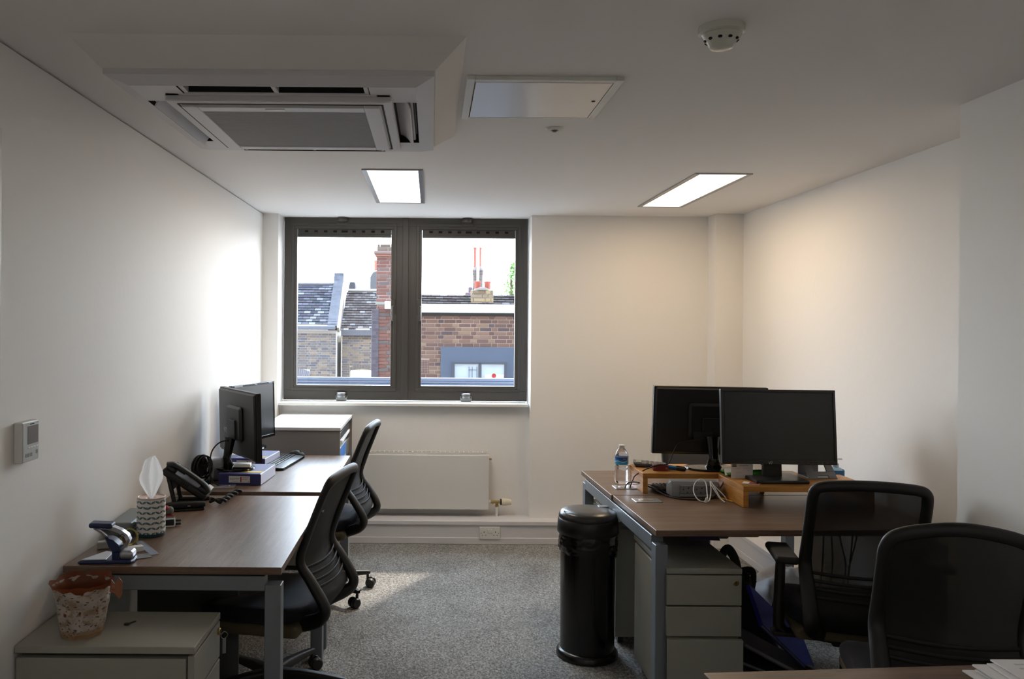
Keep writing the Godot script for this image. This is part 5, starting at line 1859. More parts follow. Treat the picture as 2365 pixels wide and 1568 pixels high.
func label_print() -> ImageTexture:
	var w := 512
	var h := 128
	var im := Image.create(w, h, false, Image.FORMAT_RGB8)
	im.fill(Color(0.62, 0.70, 0.82))
	var rng := RandomNumberGenerator.new()
	rng.seed = 2
	var k := 290          # the blue picture part
	for x in range(k, k + 180):
		for y in h:
			var f := float(y) / h
			var c := Color(0.10, 0.30, 0.62).lerp(Color(0.25, 0.66, 0.85), clampf(f * 1.3 + 0.12 * sin(x * 0.06), 0, 1))
			if absf(f - 0.55 - 0.08 * sin(x * 0.05)) < 0.05:
				c = Color(0.75, 0.90, 0.95)
			im.set_pixel(x, y, c)
	for i in 14:          # barcode
		im.fill_rect(Rect2i(212 + i * 5, 40, 2 + rng.randi() % 2, 70), Color(0.15, 0.15, 0.18))
	im.fill_rect(Rect2i(k + 110, 8, 60, 26), Color(0.12, 0.14, 0.32))
	im.fill_rect(Rect2i(k + 118, 16, 44, 8), Color(0.9, 0.9, 0.95))
	for i in 6:
		im.fill_rect(Rect2i(20, 20 + i * 15, 150 - (i % 3) * 30, 5), Color(0.35, 0.42, 0.6))
	return ImageTexture.create_from_image(im)


func right_things() -> void:
	var o: Node3D
	var s: Shape
	# water bottle
	o = thing("water_bottle", "clear plastic water bottle with a blue label at the desk edge", "bottle", V(0.992, DESK, 4.262), -0.35)
	var pr := [Vector2(0, 0.004), Vector2(0.022, 0.0), Vector2(0.031, 0.002), Vector2(0.034, 0.010)]
	for i in 8:
		pr.append(Vector2(0.0345, 0.018 + i * 0.0095))
		pr.append(Vector2(0.0325, 0.0225 + i * 0.0095))
	pr += [Vector2(0.0325, 0.098), Vector2(0.034, 0.102), Vector2(0.034, 0.134), Vector2(0.0345, 0.140), Vector2(0.032, 0.153), Vector2(0.024, 0.170), Vector2(0.0155, 0.180), Vector2(0.0135, 0.184), Vector2(0.0135, 0.196), Vector2(0.0, 0.196)]
	var wm := mat(Color(0.97, 0.98, 1.0, 0.02), 0.04)
	wm.refraction_enabled = true
	wm.refraction_scale = 0.028
	part(o, "body", S().lathe(pr, 36, Vector3.ZERO, 70), wm)
	var lm := mat(Color(1, 1, 1), 0.3)
	lm.albedo_texture = label_print()
	part(o, "label", S().lathe([Vector2(0.0346, 0.1), Vector2(0.0346, 0.136)], 36), lm)
	part(o, "cap", S().lathe([Vector2(0.0, 0.182), Vector2(0.0150, 0.182), Vector2(0.0155, 0.183), Vector2(0.0155, 0.197), Vector2(0.0148, 0.1985), Vector2(0.0, 0.199)], 28), M.white)

	riser("bamboo monitor riser on the farther right desk, beside the water bottle", V(1.036, DESK, 4.005), 0.02, 0.60, 0.275, 0.098)
	var r2 := riser("bamboo monitor riser on the nearer right desk, black foot on it", V(1.412, DESK, 3.705), 0.02, 0.60, 0.31, 0.096)
	part(r2, "dark_recess_disc", S().lathe([Vector2(0.0, 0.0962), Vector2(0.038, 0.0962), Vector2(0.042, 0.0970), Vector2(0.044, 0.0970), Vector2(0.045, 0.0958)], 32, Vector3(0.53, 0, -0.09)), mat(Color(0.50, 0.32, 0.12), 0.5))  # no hollow here; a darker brown disc stands for its shade
	var rt := DESK + 0.096
	# monitors
	o = monitor("black monitor on the nearer bamboo riser, blank screen towards the viewer", V(1.617, rt, 3.845), 0.01, 0.535, 0.345, 0.083, 0.10, false, false, -0.006)
	s = S()
	s.text("V7", 0.017, at(Vector3(-0.045, 0.083 + 0.009, 0.046), 0, -0.10), 0.0006)
	part(o, "emblem", s, grey(0.75, 0.5))
	s = S()
	for i in 5:
		s.disc(0.0015, 0.001, Vector3(0.10 + i * 0.022, 0, 0), 8, 0.0002)
	s.turned(Basis(Vector3.RIGHT, PI / 2))
	s.moved(at(Vector3(0.03, 0.092, 0.0465)))
	part(o, "key_mark", s, grey(0.45, 0.5))
	o = monitor("black monitor turned away on the farther bamboo riser, label on its back", V(1.417, DESK + 0.098, 4.165), PI, 0.577, 0.345, 0.068, 0.05, true, true, 0.012)
	s = S()
	s.rbox(Vector3(0.045, 0.068 + 0.095, -0.031), Vector3(0.096, 0.048, 0.001), 0.0004, 1)
	part(o, "rating_label", s, grey(0.17, 0.4))
	# calculator, red box, marker
	o = thing("calculator", "grey desk calculator on the left end of the farther riser", "calculator", V(1.125, DESK + 0.099, 4.215), -0.25)
	s = S()
	s.slab(PackedVector2Array([Vector2(-0.075, 0.0), Vector2(0.07, 0.0), Vector2(0.082, 0.022), Vector2(-0.08, 0.012)]), -0.055, 0.055, 0.005)
	s.turned(Basis(Vector3.UP, PI))
	part(o, "body", s, mat(Color(0.24, 0.24, 0.25), 0.4))
	for r in 4:
		for c in 5:
			part(o, "key", S().rbox(Vector3(0.058 - r * 0.024, 0.0155 + 0.0016 * (r - 2), -0.04 + c * 0.019), Vector3(0.017, 0.006, 0.013), 0.002, 1), mat(Color(0.33, 0.33, 0.34), 0.5))
	part(o, "display", S().rbox(Vector3(-0.055, 0.0215, 0), Vector3(0.028, 0.003, 0.085), 0.001), mat(Color(0.44, 0.47, 0.43), 0.2))
	o = thing("card_box", "small dark red box on the front of the farther riser", "box", V(1.145, DESK + 0.098, 4.095), -0.15)
	part(o, "carton", S().rbox(Vector3(0, 0.014, 0), Vector3(0.072, 0.028, 0.048), 0.0015), mat(Color(0.42, 0.08, 0.08), 0.5))
	part(o, "mark", S().tube(curve([Vector3(0.028, 0.010, 0.0245), Vector3(0.032, 0.014, 0.0245), Vector3(0.028, 0.018, 0.0245), Vector3(0.024, 0.014, 0.0245)], 4, true), 0.0009, 5, true), mat(Color(0.75, 0.55, 0.5), 0.5))
	part(o, "lettering", S().text("27", 0.008, at(Vector3(-0.028, 0.014, 0.0243)), 0.0004), mat(Color(0.75, 0.55, 0.5), 0.5))
	o = thing("marker_pen", "fat blue and black marker pen lying beside the red box", "pen", V(1.222, DESK + 0.098, 4.105), -0.75)
	part(o, "barrel", S().tube([Vector3(-0.045, 0.011, 0), Vector3(-0.043, 0.011, 0), Vector3(0.012, 0.011, 0)], [0.008, 0.011, 0.011], 16), mat(Color(0.08, 0.33, 0.55), 0.3))
	part(o, "cap", S().tube([Vector3(0.012, 0.011, 0), Vector3(0.05, 0.011, 0), Vector3(0.056, 0.011, 0)], [0.0118, 0.0118, 0.008], 16), M.black)
	part(o, "band", S().rbox(Vector3(-0.002, 0.0195, 0.004), Vector3(0.02, 0.005, 0.006), 0.001), M.white)
	keyboard("black keyboard tucked under the farther riser, behind the power block", V(1.33, DESK, 4.075), 0.03, 0.44, 0.15, false)

	# power block
	o = thing("power_block", "grey desk power block with two sockets facing the viewer", "power strip", V(1.262, DESK, 3.945), -0.02)
	s = S()
	s.slab(PackedVector2Array([Vector2(-0.034, 0.004), Vector2(0.0, 0.0), Vector2(0.034, 0.004), Vector2(0.034, 0.05), Vector2(0.018, 0.074), Vector2(-0.022, 0.078), Vector2(-0.034, 0.068)]), -0.122, 0.122, 0.012, 50)
	s.turned(Basis(Vector3.UP, -PI / 2))
	part(o, "body", s, mat(Color(0.52, 0.53, 0.54), 0.4))
	part(o, "front_panel", S().rbox(Vector3(0.02, 0.038, 0.0345), Vector3(0.185, 0.042, 0.004), 0.0015), mat(Color(0.44, 0.45, 0.46), 0.45))
	part(o, "lower_lip", S().rbox(Vector3(0.02, 0.013, 0.034), Vector3(0.185, 0.006, 0.006), 0.002), mat(Color(0.62, 0.63, 0.64), 0.4))
	for x in [-0.045, 0.018]:
		var so := part(o, "socket", S().rbox(Vector3(x, 0.038, 0.036), Vector3(0.052, 0.040, 0.004), 0.002), mat(Color(0.46, 0.47, 0.48), 0.45))
		s = S()
		for q in [[0.012, 0.009, 0.0042, 0.008], [-0.012, 0.002, 0.0042, 0.007], [0.007, -0.012, 0.0042, 0.007]]:
			s.xf = at(Vector3(x + q[0], 0.038 + q[1], 0.0382), 0, 0, -0.6)
			s.box(Vector3.ZERO, Vector3(q[2], q[3], 0.0006))
		s.xf = Transform3D()
		part(so, "pin_hole", s, M.slot)
	for x in [-0.0735, -0.0135, 0.050, 0.062]:
		part(o, "groove", S().box(Vector3(x, 0.038, 0.0368), Vector3(0.0012, 0.042, 0.0006)), grey(0.15, 0.6))
	part(o, "usb_outlet", S().rbox(Vector3(0.083, 0.038, 0.036), Vector3(0.03, 0.034, 0.003), 0.001), mat(Color(0.44, 0.45, 0.46), 0.45))

	# cables on the desk
	single("power_cable", "black cable from the desk port past the front of the power block", "cable", S().tube(curve([V(0.975, 0.757, 4.12), V(0.99, 0.79, 4.11), V(1.03, 0.800, 4.07), V(1.08, 0.785, 4.02), V(1.13, 0.766, 3.93), V(1.18, 0.763, 3.87), V(1.26, 0.763, 3.855), V(1.34, 0.764, 3.89), V(1.385, 0.80, 3.93), V(1.43, 0.845, 3.97), V(1.47, 0.86, 4.0)], 6), 0.0035, 8), M.cable)
	single("display_cable", "black cable hanging from the turned away monitor to the desk port", "cable", S().tube(curve([V(1.0, 0.757, 4.125), V(1.015, 0.80, 4.12), V(1.02, 0.83, 4.09), V(1.06, 0.862, 4.07), V(1.12, 0.888, 4.06), V(1.175, 0.892, 4.07), V(1.205, 0.93, 4.10), V(1.24, 0.985, 4.12), V(1.29, 0.998, 4.125), V(1.36, 1.01, 4.12), V(1.40, 1.02, 4.13)], 6), 0.003, 8), M.cable)
	single("thin_cable", "thin black cable lying under the edge of the farther riser", "cable", S().tube(curve([V(1.015, 0.78, 4.115), V(1.05, 0.797, 4.06), V(1.10, 0.793, 4.0), V(1.14, 0.77, 3.96), V(1.17, 0.762, 3.89), V(1.22, 0.762, 3.87)], 6), 0.0018, 6), M.cable)
	o = thing("usb_cable", "white cable looped over the power block with its plug hanging", "cable")
	part(o, "lead", S().tube(curve([V(1.283, 0.776, 3.80), V(1.290, 0.80, 3.83), V(1.300, 0.838, 3.88), V(1.283, 0.850, 3.90), V(1.252, 0.838, 3.88), V(1.236, 0.806, 3.86), V(1.240, 0.778, 3.83), V(1.258, 0.764, 3.81), V(1.290, 0.765, 3.81), V(1.310, 0.785, 3.84), V(1.322, 0.815, 3.87), V(1.329, 0.841, 3.90), V(1.340, 0.815, 3.87), V(1.353, 0.776, 3.83), V(1.364, 0.763, 3.80), V(1.356, 0.770, 3.84), V(1.338, 0.812, 3.89), V(1.334, 0.832, 3.915), V(1.352, 0.815, 3.90), V(1.378, 0.783, 3.86), V(1.388, 0.763, 3.84)], 6), 0.0026, 8), M.white_cable)
	part(o, "plug", S().rbox(Vector3.ZERO, Vector3(0.012, 0.024, 0.007), 0.002).moved(at(V(1.276, 0.772, 3.797), 0, 0, -0.35)), M.white_cable)
	part(o, "tie", S().rod(V(1.378, 0.786, 3.865), V(1.381, 0.780, 3.86), 0.0038, -1, 10), M.cable)
	o = thing("pencil", "yellow pencil lying against the foot of the nearer riser", "pencil", V(1.385, DESK, 3.87), 1.9)
	part(o, "shaft", S().rod(Vector3(-0.05, 0.004, 0), Vector3(0.05, 0.004, 0), 0.0036, -1, 6), mat(Color(0.85, 0.62, 0.12), 0.4))
	part(o, "tip", S().rod(Vector3(-0.05, 0.004, 0), Vector3(-0.062, 0.004, 0), 0.0036, 0.0006, 6), mat(Color(0.80, 0.66, 0.45), 0.6))

	# card and green pack between the risers
	o = thing("note_card", "white handwritten note card propped upright before the blank monitor", "card", V(1.478, rt, 3.90), 0.02)
	s = S()
	s.rbox(Vector3(0, 0.037, 0), Vector3(0.104, 0.078, 0.001), 0.0003, 1)
	part(o, "sheet", s, M.paper)
	part(o, "logo", S().box(Vector3(-0.036, 0.064, 0.0007), Vector3(0.020, 0.008, 0.0004)), mat(Color(0.56, 0.56, 0.40), 0.8))
	part(o, "logo_base", S().box(Vector3(-0.036, 0.0575, 0.0007), Vector3(0.020, 0.0035, 0.0004)), M.ink)
	s = S()
	var rng := RandomNumberGenerator.new()
	rng.seed = 5
	s.box(Vector3(0.010, 0.062, 0.0007), Vector3(0.042, 0.0016, 0.0004))
	for q in [[-0.018, 0.046, 0.022], [0.022, 0.047, 0.03], [-0.014, 0.028, 0.03], [0.03, 0.038, 0.006]]:
		var pts := []
		for i in 14:
			pts.append(Vector3(q[0] + (i / 13.0 - 0.5) * q[2], q[1] + rng.randf_range(-0.0018, 0.0018) + 0.001 * i / 13.0, 0.0007))
		s.tube(pts, 0.0003, 4)
	part(o, "handwriting", s, M.ink)
	var gm := mat(Color(0.16, 0.52, 0.12), 0.35)
	o = thing("tissue_pack", "bright green and white packet lying behind the note card", "packet", V(1.53, rt, 3.975), 0.1)
	var pk := []
	for i in 9:
		var f := i / 8.0
		var rg := []
		for j in 16:
			var b := TAU * j / 16
			var k := pow(maxf(sin(PI * clampf(f, 0.02, 0.98)), 0.05), 0.35)
			rg.append(Vector3(lerpf(-0.12, 0.11, f), 0.016 + 0.014 * k * sin(b) * (1 + 0.2 * sin(f * 17 + j)), 0.05 * cos(b) * (0.8 + 0.2 * k)))
		pk.append(rg)
	s = S()
	s.skin(pk, true)
	part(o, "wrapper", s, gm)
	part(o, "window", S().sheet([[Vector3(-0.13, 0.012, 0.045), Vector3(-0.06, 0.024, 0.045)], [Vector3(-0.115, 0.036, 0.0), Vector3(-0.05, 0.036, 0.0)], [Vector3(-0.10, 0.022, -0.04), Vector3(-0.04, 0.03, -0.045)]], 0.001), mat(Color(0.80, 0.80, 0.82), 0.25))
	part(o, "end_flap", S().sheet([[Vector3(0.06, 0.030, -0.035), Vector3(0.11, 0.034, -0.04)], [Vector3(0.065, 0.038, 0.0), Vector3(0.115, 0.045, 0.0)], [Vector3(0.07, 0.026, 0.03), Vector3(0.12, 0.030, 0.03)]], 0.001), mat(Color(0.82, 0.82, 0.86), 0.25))
	single("folded_letter", "sheet of writing paper lying on the green packet", "paper", S().sheet([[Vector3(-0.06, 0.0, 0.05), Vector3(0.06, 0.004, 0.05)], [Vector3(-0.055, 0.012, 0.0), Vector3(0.05, 0.014, 0.0)], [Vector3(-0.05, 0.02, -0.04), Vector3(0.045, 0.022, -0.04)]], 0.0006), M.paper, V(1.555, rt + 0.035, 3.985), -0.1)
	o = thing("booklet", "small red and white card beside the foot of the blank monitor", "card", V(1.475, rt, 3.775), -0.55)
	part(o, "sheet", S().rbox(Vector3(0, 0.0015, 0), Vector3(0.075, 0.002, 0.05), 0.0005), M.paper)
	part(o, "red_print", S().rbox(Vector3(0.012, 0.003, 0.0), Vector3(0.042, 0.0008, 0.036), 0.0002, 1), M.red)
	o = thing("webcam", "small dark round speaker behind the blank monitor's neck", "speaker", V(1.62, rt, 4.02))
	part(o, "ball", S().lathe([Vector2(0, 0), Vector2(0.018, 0.002), Vector2(0.024, 0.012), Vector2(0.026, 0.035), Vector2(0.022, 0.052), Vector2(0.012, 0.062), Vector2(0, 0.064)], 20), grey(0.16, 0.4))
	part(o, "foot", S().disc(0.022, 0.005, Vector3.ZERO, 20, 0.001), M.black)

	# laptop leaning on a grey stand, mostly hidden behind the blank monitor
	o = thing("laptop_stand", "grey A shaped laptop stand to the right of the blank monitor", "stand", V(1.868, rt, 3.905), 0.04)
	s = S()
	var q2 := [Vector2(-0.105, 0.09), Vector2(-0.070, 0.0), Vector2(-0.030, 0.0), Vector2(-0.024, 0.014), Vector2(0.024, 0.014), Vector2(0.030, 0.0), Vector2(0.062, 0.0), Vector2(0.040, 0.115), Vector2(-0.085, 0.115)]
	s.slab(PackedVector2Array([Vector2(-0.095, 0.115), Vector2(-0.070, 0.0), Vector2(-0.030, 0.0), Vector2(-0.024, 0.014), Vector2(0.024, 0.014), Vector2(0.030, 0.0), Vector2(0.068, 0.0), Vector2(0.060, 0.036), Vector2(-0.040, 0.036), Vector2(-0.052, 0.115)]), -0.004, 0.004, 0.0015)
	s.slab(PackedVector2Array([Vector2(0.060, 0.036), Vector2(0.045, 0.115), Vector2(0.012, 0.115), Vector2(0.022, 0.036)]), -0.004, 0.004, 0.0015)
	s.moved(at(Vector3(0, 0, 0), 0, -0.5))
	part(o, "front_leg", s, mat(Color(0.50, 0.51, 0.53), 0.4))
	s = S()
	s.rbox(Vector3(-0.02, 0.10, -0.065), Vector3(0.17, 0.008, 0.11), 0.003)
	s.rbox(Vector3(-0.02, 0.05, -0.11), Vector3(0.10, 0.1, 0.006), 0.002)
	s.rbox(Vector3(-0.02, 0.003, -0.06), Vector3(0.10, 0.006, 0.11), 0.002)
	part(o, "rest", s, mat(Color(0.50, 0.51, 0.53), 0.4))
	o = thing("laptop", "dark open laptop on the grey stand behind the blank monitor", "laptop", V(1.78, rt + 0.106, 3.99), 0.0)
	part(o, "keyboard_deck", S().rbox(Vector3(0, 0.008, 0), Vector3(0.28, 0.016, 0.20), 0.004), M.black)
	s = S()
	s.xf = at(Vector3(0, 0.012, -0.105), 0, -0.42)
	s.rbox(Vector3(0, 0.085, 0), Vector3(0.28, 0.17, 0.008), 0.003)
	s.xf = Transform3D()
	part(o, "screen", s, M.black)

	# hand gel
	o = thing("gel_bottle", "blue hand gel pump bottle at the right end of the desks", "bottle", V(2.03, DESK, 4.12), 0.1)
	var bl := mat(Color(0.05, 0.42, 0.72, 0.35), 0.1)
	bl.refraction_enabled = true
	bl.refraction_scale = 0.03
	s = S()
	s.slab(round_rect(0.078, 0.052, 0.014), 0.0, 0.108, 0.006)
	s.turned(Basis(Vector3.RIGHT, -PI / 2))
	part(o, "body", s, mat(Color(0.10, 0.45, 0.70), 0.12))
	part(o, "shoulder", S().lathe([Vector2(0.034, 0.104), Vector2(0.026, 0.112), Vector2(0.015, 0.117), Vector2(0.014, 0.122), Vector2(0, 0.122)], 24), mat(Color(0.55, 0.72, 0.82), 0.12))
	part(o, "pump", S().lathe([Vector2(0, 0.12), Vector2(0.015, 0.12), Vector2(0.016, 0.135), Vector2(0.012, 0.138), Vector2(0.006, 0.140), Vector2(0.006, 0.150), Vector2(0.011, 0.152), Vector2(0.011, 0.158), Vector2(0, 0.160)], 20).rbox(Vector3(0.016, 0.157, 0), Vector3(0.036, 0.005, 0.010), 0.002), mat(Color(0.72, 0.78, 0.82), 0.3))

	# papers piled on the desk corner at the bottom right
	rng.seed = 9
	for i in 9:
		var off := Vector3(rng.randf_range(-0.02, 0.012), 0, rng.randf_range(-0.015, 0.01))
		if i == 8: off = Vector3(0.045, 0, 0.0)
		if i == 7: off = Vector3(0.03, 0, 0.01)
		var th := 0.0052
		var names := ["lowest sheaf of paper in the pile on the desk corner", "second lowest sheaf in the paper pile on the desk corner", "third sheaf from the bottom of the desk corner paper pile", "fourth sheaf from the bottom of the desk corner paper pile", "middle sheaf of the paper pile on the desk corner", "fourth sheaf from the top of the desk corner paper pile", "third sheaf from the top of the desk corner paper pile", "second sheaf from the top of the desk corner paper pile", "printed sheet on top of the paper pile on the desk corner"]
		var p := single("document", names[i], "papers", S().rbox(Vector3(0.15, th / 2, 0.105), Vector3(0.30, th - 0.0012, 0.21), 0.0008, 1), M.paper, V(1.262, DESK + i * th, 1.915) + off, rng.randf_range(-0.06, 0.02) + 0.03, "papers piled on the desk corner")
		if i == 8:
			s = S()
			for j in 5:
				s.box(Vector3(0.06 + (j % 3) * 0.012, th - 0.0004, 0.03 + j * 0.022), Vector3(0.05 + (j % 2) * 0.03, 0.0004, 0.006))
			part(p, "print", s, mat(Color(0.74, 0.74, 0.745), 0.8))


# ---------------------------------------------------------------- on the floor
func lump(c: Vector3, r: Vector3, rough: float, seed_: int, freq := 9.0, flat := 0.0) -> Array:
	var f := FastNoiseLite.new()
	f.seed = seed_
	f.frequency = freq
	f.noise_type = FastNoiseLite.TYPE_SIMPLEX_SMOOTH
	f.fractal_octaves = 2
	var rows := []
	for i in 19:
		var a := -PI / 2 + PI * i / 18.0
		var rg := []
		for j in 28:
			var b := TAU * j / 28
			var d := Vector3(cos(b) * cos(a), sin(a), sin(b) * cos(a))
			d = Vector3(signf(d.x) * pow(absf(d.x), 0.75), signf(d.y) * pow(absf(d.y), 0.75), signf(d.z) * pow(absf(d.z), 0.75))
			var p := c + d * r
			var k := 1.0 + rough * f.get_noise_3dv(p)
			p = c + d * r * k
			p.y = maxf(p.y, flat)
			rg.append(p)
		rows.append(rg)
	return rows


func floor_things() -> void:
	var o: Node3D
	var s: Shape
	# pedal bin
	o = thing("waste_bin", "tall black waste bin with a domed lid beside the right desks", "waste bin", V(0.757, 0, 3.935))
	var gl := grey(0.045, 0.16)
	part(o, "body", S().lathe([Vector2(0.118, 0.03), Vector2(0.128, 0.034), Vector2(0.129, 0.30), Vector2(0.130, 0.585)], 48), gl)
	part(o, "base", S().lathe([Vector2(0, 0.0), Vector2(0.140, 0.0), Vector2(0.146, 0.006), Vector2(0.144, 0.026), Vector2(0.136, 0.036), Vector2(0.126, 0.040)], 48), grey(0.06, 0.25))
	part(o, "collar", S().lathe([Vector2(0.130, 0.592), Vector2(0.143, 0.588), Vector2(0.146, 0.594), Vector2(0.142, 0.652), Vector2(0.138, 0.658), Vector2(0.12, 0.659)], 48), grey(0.075, 0.35))
	s = S()
	s.lathe([Vector2(0.125, 0.657), Vector2(0.138, 0.660), Vector2(0.139, 0.668), Vector2(0.133, 0.684), Vector2(0.122, 0.692), Vector2(0.08, 0.698), Vector2(0, 0.701)], 48)
	var ln := part(o, "lid", s, mat(Color(0.20, 0.195, 0.19), 0.28))
	part(ln, "catch", S().lathe([Vector2(0.0, 0.0), Vector2(0.010, 0.001), Vector2(0.015, 0.004), Vector2(0.016, 0.0)], 20, Vector3(-0.105, 0.690, 0.03)), grey(0.05, 0.15))
	part(ln, "grey_block", S().rbox(Vector3(0.085, 0.694, -0.06), Vector3(0.05, 0.012, 0.04), 0.004), M.frame)  # small grey block at the right rear of the lid
	var f := FastNoiseLite.new()
	f.frequency = 18.0
	f.seed = 4
	var rows := []
	for i in 15:
		var y := lerpf(0.592, 0.475, i / 14.0)
		var rg := []
		for j in 72:
			var b := TAU * j / 72
			var drop := 0.092 + 0.045 * pow(maxf(0, cos(b - 2.6 - PI)), 2.0)
			var yy := 0.592 - (0.592 - y) / 0.117 * (drop + 0.012 * f.get_noise_2d(b * 0.2, 9.0))
			var r := 0.131 + 0.017 * absf(f.get_noise_3d(cos(b) * 0.45, yy * 1.6, sin(b) * 0.45)) + 0.004 * sin(PI * i / 14.0)
			rg.append(Vector3(cos(b) * r, yy, sin(b) * r))
		rows.append(rg)
	s = S()
	s.skin(rows, true)
	part(o, "bin_liner", s, grey(0.05, 0.22))

	# bark pot on the left pedestal
	o = thing("plant_pot", "birch bark pot with an orange liner and bow on grey pedestal", "plant pot", V(-1.072, 0.612, 2.545), 0.0)
	f = FastNoiseLite.new()
	f.frequency = 14.0
	f.seed = 14
	f.fractal_octaves = 3
	rows = []
	for i in 21:
		var t := i / 20.0
		var rg := []
		for j in 64:
			var b := TAU * j / 64
			var r := lerpf(0.060, 0.086, t) + 0.004 * f.get_noise_3d(cos(b), t * 2.0, sin(b)) + 0.002 * sin(b * 9.0)
			rg.append(Vector3(cos(b) * r, t * 0.152 + (0.006 * f.get_noise_2d(b, 3.0) if i == 20 else 0.0), sin(b) * r))
		rows.append(rg)
	var im := Image.create(512, 256, false, Image.FORMAT_RGB8)
	var g := FastNoiseLite.new()
	g.seed = 21
	g.frequency = 0.012
	g.fractal_octaves = 4
	var h := FastNoiseLite.new()
	h.seed = 33
	h.frequency = 0.03
	h.fractal_octaves = 3
	for y in 256:
		for x in 512:
			var a := TAU * x / 512.0
			var nx := cos(a) * 82.0
			var nz := sin(a) * 82.0
			var c := Color(0.62, 0.57, 0.52).lerp(Color(0.76, 0.72, 0.68), clampf(g.get_noise_3d(nx, y, nz) + 0.5, 0, 1))
			c = c.lerp(Color(0.50, 0.36, 0.22), clampf(g.get_noise_3d(nx * 1.3 + 200, y * 1.3, nz) * 1.6 - 0.3, 0, 0.45))
			var hn := h.get_noise_3d(nx * 1.6, y * 2.2, nz * 1.6)
			if hn > 0.3:
				c = c.lerp(Color(0.17, 0.155, 0.15), clampf((hn - 0.3) * 5.0, 0, 0.7))
			if y < 40:
				c = c.lerp(Color(0.55, 0.36, 0.18), (0.35 if y > 20 else 0.55))
			im.set_pixel(x, y, c)
	var bark := mat(Color(1, 1, 1), 0.75)
	bark.albedo_texture = ImageTexture.create_from_image(im)
	bark.cull_mode = BaseMaterial3D.CULL_DISABLED
	s = S()
	s.skin(rows, true, true)
	s.lathe([Vector2(0, 0.001), Vector2(0.058, 0.001)], 40)
	part(o, "body", s, bark)
	var lin := mat(Color(0.55, 0.30, 0.17), 0.4)
	lin.cull_mode = BaseMaterial3D.CULL_DISABLED
	rows = []
	for i in 11:
		var t := i / 10.0
		var rg := []
		for j in 72:
			var b := TAU * j / 72
			var wv := 0.006 * sin(b * 5.0 + 1.0) + 0.004 * sin(b * 11.0)
			var r := lerpf(0.070, 0.083, t) if t < 0.7 else lerpf(0.0788, 0.094, (t - 0.7) / 0.3) + 0.6 * wv * (t - 0.7) / 0.3
			rg.append(Vector3(cos(b) * r, 0.07 + t * 0.094 + (0.5 * wv if t > 0.8 else 0.0), sin(b) * r))
		rows.append(rg)
	s = S()
	s.sheet_loop(rows)
	s.lathe([Vector2(0, 0.071), Vector2(0.071, 0.071)], 32)
	part(o, "liner", s, lin)
	s = S()
	s.sheet([[Vector3(0.092, 0.135, 0.02), Vector3(0.098, 0.172, 0.02)], [Vector3(0.108, 0.130, 0.022), Vector3(0.108, 0.160, 0.022)], [Vector3(0.120, 0.112, 0.018), Vector3(0.122, 0.180, 0.024)], [Vector3(0.128, 0.128, 0.014), Vector3(0.130, 0.165, 0.018)]], 0.003)
	s.rbox(Vector3(0.104, 0.148, 0.022), Vector3(0.016, 0.018, 0.012), 0.006)
	part(o, "bow", s, mat(Color(0.60, 0.38, 0.27), 0.6))
	o = thing("key", "small dark key lying on the grey pedestal beside the bark pot", "key", V(-0.955, 0.6125, 2.62), 1.0)
	part(o, "blade", S().rbox(Vector3(0.012, 0.0015, 0), Vector3(0.026, 0.002, 0.006), 0.0006), grey(0.1, 0.4))
	part(o, "bow", S().disc(0.009, 0.004, Vector3(-0.008, 0, 0), 16, 0.001), M.black)
	o = thing("key_ring", "keys hanging from the lock of the left pedestal", "keys", V(-0.675, 0.50, 2.715), 0.6)
	part(o, "ring", S().tube(curve([Vector3(0, 0.055, 0), Vector3(0.012, 0.043, 0), Vector3(0, 0.031, 0), Vector3(-0.012, 0.043, 0)], 6, true), 0.0012, 6, true), M.steel)
	part(o, "key", S().rbox(Vector3(0, 0.008, 0), Vector3(0.012, 0.05, 0.002), 0.0008), M.steel)

	# under the right desks
	o = thing("backpack", "black backpack slumped on the floor beside the three drawer pedestal", "backpack", V(1.46, 0, 4.03), 0.0)
	s = S()
	s.skin(lump(Vector3(0, 0.17, 0), Vector3(0.13, 0.21, 0.17), 0.35, 5, 9.0, 0.002), true, true)
	s.skin(lump(Vector3(0.13, 0.10, 0.02), Vector3(0.10, 0.13, 0.12), 0.4, 6, 10.0, 0.002), true, true)
	var cloth := mat(Color(0.075, 0.078, 0.085), 0.7)
	cloth.heightmap_enabled = true
	cloth.heightmap_texture = noise_tex(0.1, 256, null, FastNoiseLite.TYPE_SIMPLEX, 3, 77)
	cloth.heightmap_scale = 0.2
	part(o, "body", s, tri(cloth, Vector3(6, 6, 6)))
	part(o, "strap", S().tube(curve([Vector3(-0.05, 0.33, 0.02), Vector3(-0.035, 0.45, 0.02), Vector3(0.0, 0.485, 0.0), Vector3(0.035, 0.44, 0.0), Vector3(0.05, 0.36, 0.02), Vector3(0.06, 0.28, 0.05)], 5), 0.010, 8, false, Vector3(0.3, 0, 1), 2.4), M.black_soft)
	part(o, "grab_handle", S().tube(curve([Vector3(0.04, 0.37, 0.0), Vector3(0.09, 0.385, 0.0), Vector3(0.125, 0.375, 0.0), Vector3(0.125, 0.31, 0.0), Vector3(0.10, 0.27, 0.02)], 5), 0.008, 8, false, Vector3(0, 0, 1), 1.9), M.black_soft)
	var fold := [
		["blue_folder", "blue folder leaning on the backpack under the right desks", Color(0.10, 0.18, 0.62), Vector3(1.585, 0.205, -3.70), -0.82, 0.40],
		["grey_folder", "grey folder lying below the blue folder under the right desks", Color(0.42, 0.42, 0.45), Vector3(1.545, 0.108, -3.69), -0.47, 0.37],
		["green_folder", "dark green folder below the grey folder under the right desks", Color(0.05, 0.20, 0.09), Vector3(1.50, 0.066, -3.69), -0.33, 0.36],
		["white_folder", "pale folder lowest of the leaning folders under the right desks", Color(0.55, 0.54, 0.58), Vector3(1.455, 0.032, -3.70), -0.16, 0.32]]
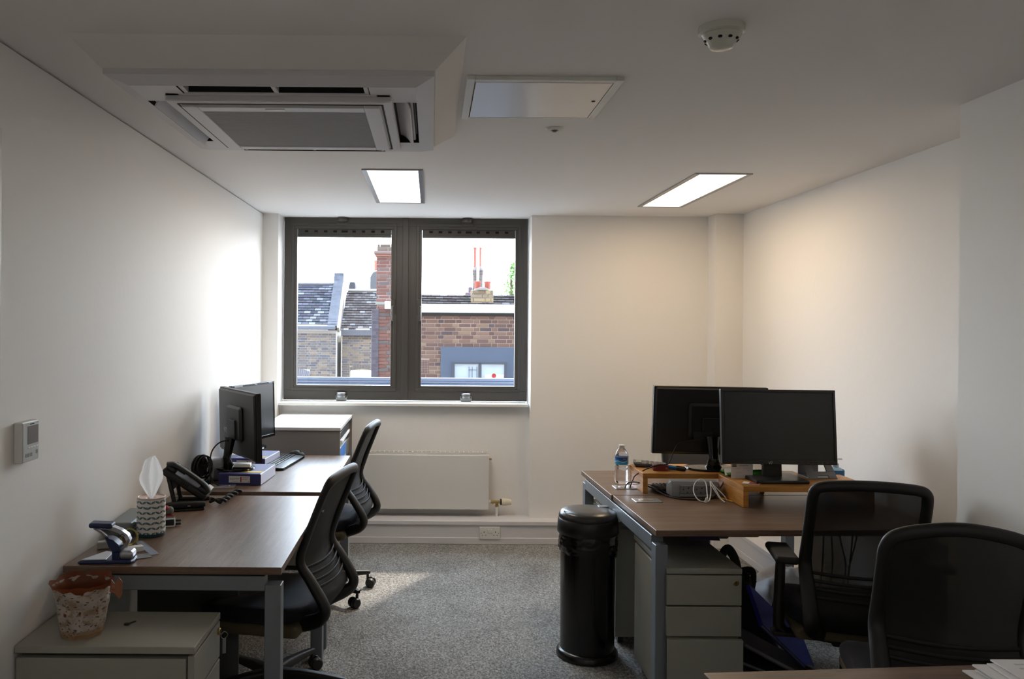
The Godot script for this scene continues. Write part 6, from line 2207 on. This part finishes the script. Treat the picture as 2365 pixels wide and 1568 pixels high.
	for q in fold:
		o = thing("folder", q[1], "folder", q[3])
		o.rotation = Vector3(0.42 if q[0] == "blue_folder" else 0.0, -0.12, q[4])
		var L: float = q[5]
		part(o, "cover", S().rbox(Vector3(0, 0.010, 0), Vector3(L, 0.003, 0.25), 0.001).rbox(Vector3(0, -0.006, 0), Vector3(L, 0.003, 0.25), 0.001).rbox(Vector3(-L / 2 + 0.0015, 0.002, 0), Vector3(0.003, 0.019, 0.25), 0.001), mat(q[2], 0.75))
		part(o, "paper_block", S().rbox(Vector3(0.004, 0.002, 0), Vector3(L - 0.02, 0.012, 0.235), 0.001), mat(Color(0.60, 0.60, 0.62), 0.8))
	s = S()
	s.skin(lump(Vector3(0, 0.12, 0), Vector3(0.16, 0.14, 0.15), 0.45, 12, 7.0, 0.002), true, true)
	single("carrier_bag", "crumpled white carrier bag on the floor behind the armrest", "bag", s, mat(Color(0.80, 0.80, 0.82), 0.5), V(1.93, 0, 4.42))
	var cl := []
	for i in 60:
		var a := i * 0.62
		var rr := 0.075 + 0.025 * sin(i * 1.7)
		cl.append(V(1.74 + cos(a) * rr * 0.75, 0.13 + sin(a) * rr + 0.03 * sin(i * 0.9), 4.05 + 0.05 * sin(i * 0.37)))
	single("coiled_lead", "dark blue coiled lead in front of the white carrier bag", "cable", S().tube(curve(cl, 4), 0.0035, 6), mat(Color(0.06, 0.07, 0.16), 0.5))
	single("leaflet", "lilac printed leaflet on the back of the three drawer pedestal", "leaflet", S().sheet([[Vector3(-0.07, 0.004, 0.05), Vector3(0.07, 0.0, 0.05)], [Vector3(-0.07, 0.02, 0.0), Vector3(0.08, 0.004, 0.0)], [Vector3(-0.07, 0.03, -0.06), Vector3(0.08, 0.01, -0.06)]], 0.0008), mat(Color(0.60, 0.60, 0.78), 0.5), V(1.22, 0.625, 3.70))
	var cx := [[1.90, 0.62, 0.0], [1.94, 0.62, 0.01], [1.98, 0.62, 0.035], [2.04, 0.62, -0.01], [2.06, 0.62, -0.03]]
	for i in 5:
		var q: Array = cx[i]
		single("hanging_cable", ["leftmost", "second from left", "middle", "second from right", "rightmost"][i] + " of five black cables hanging below the right desks", "cable", S().tube(curve([V(q[0] - 0.02, 0.625, 3.96), V(q[0], 0.56, 3.97), V(q[0] + q[2], 0.40, 3.98), V(q[0] - 0.02 + q[2] * 0.3, 0.26, 3.98)], 5), 0.004, 6), M.cable, Vector3.ZERO, 0, "cables hanging below the right desks")
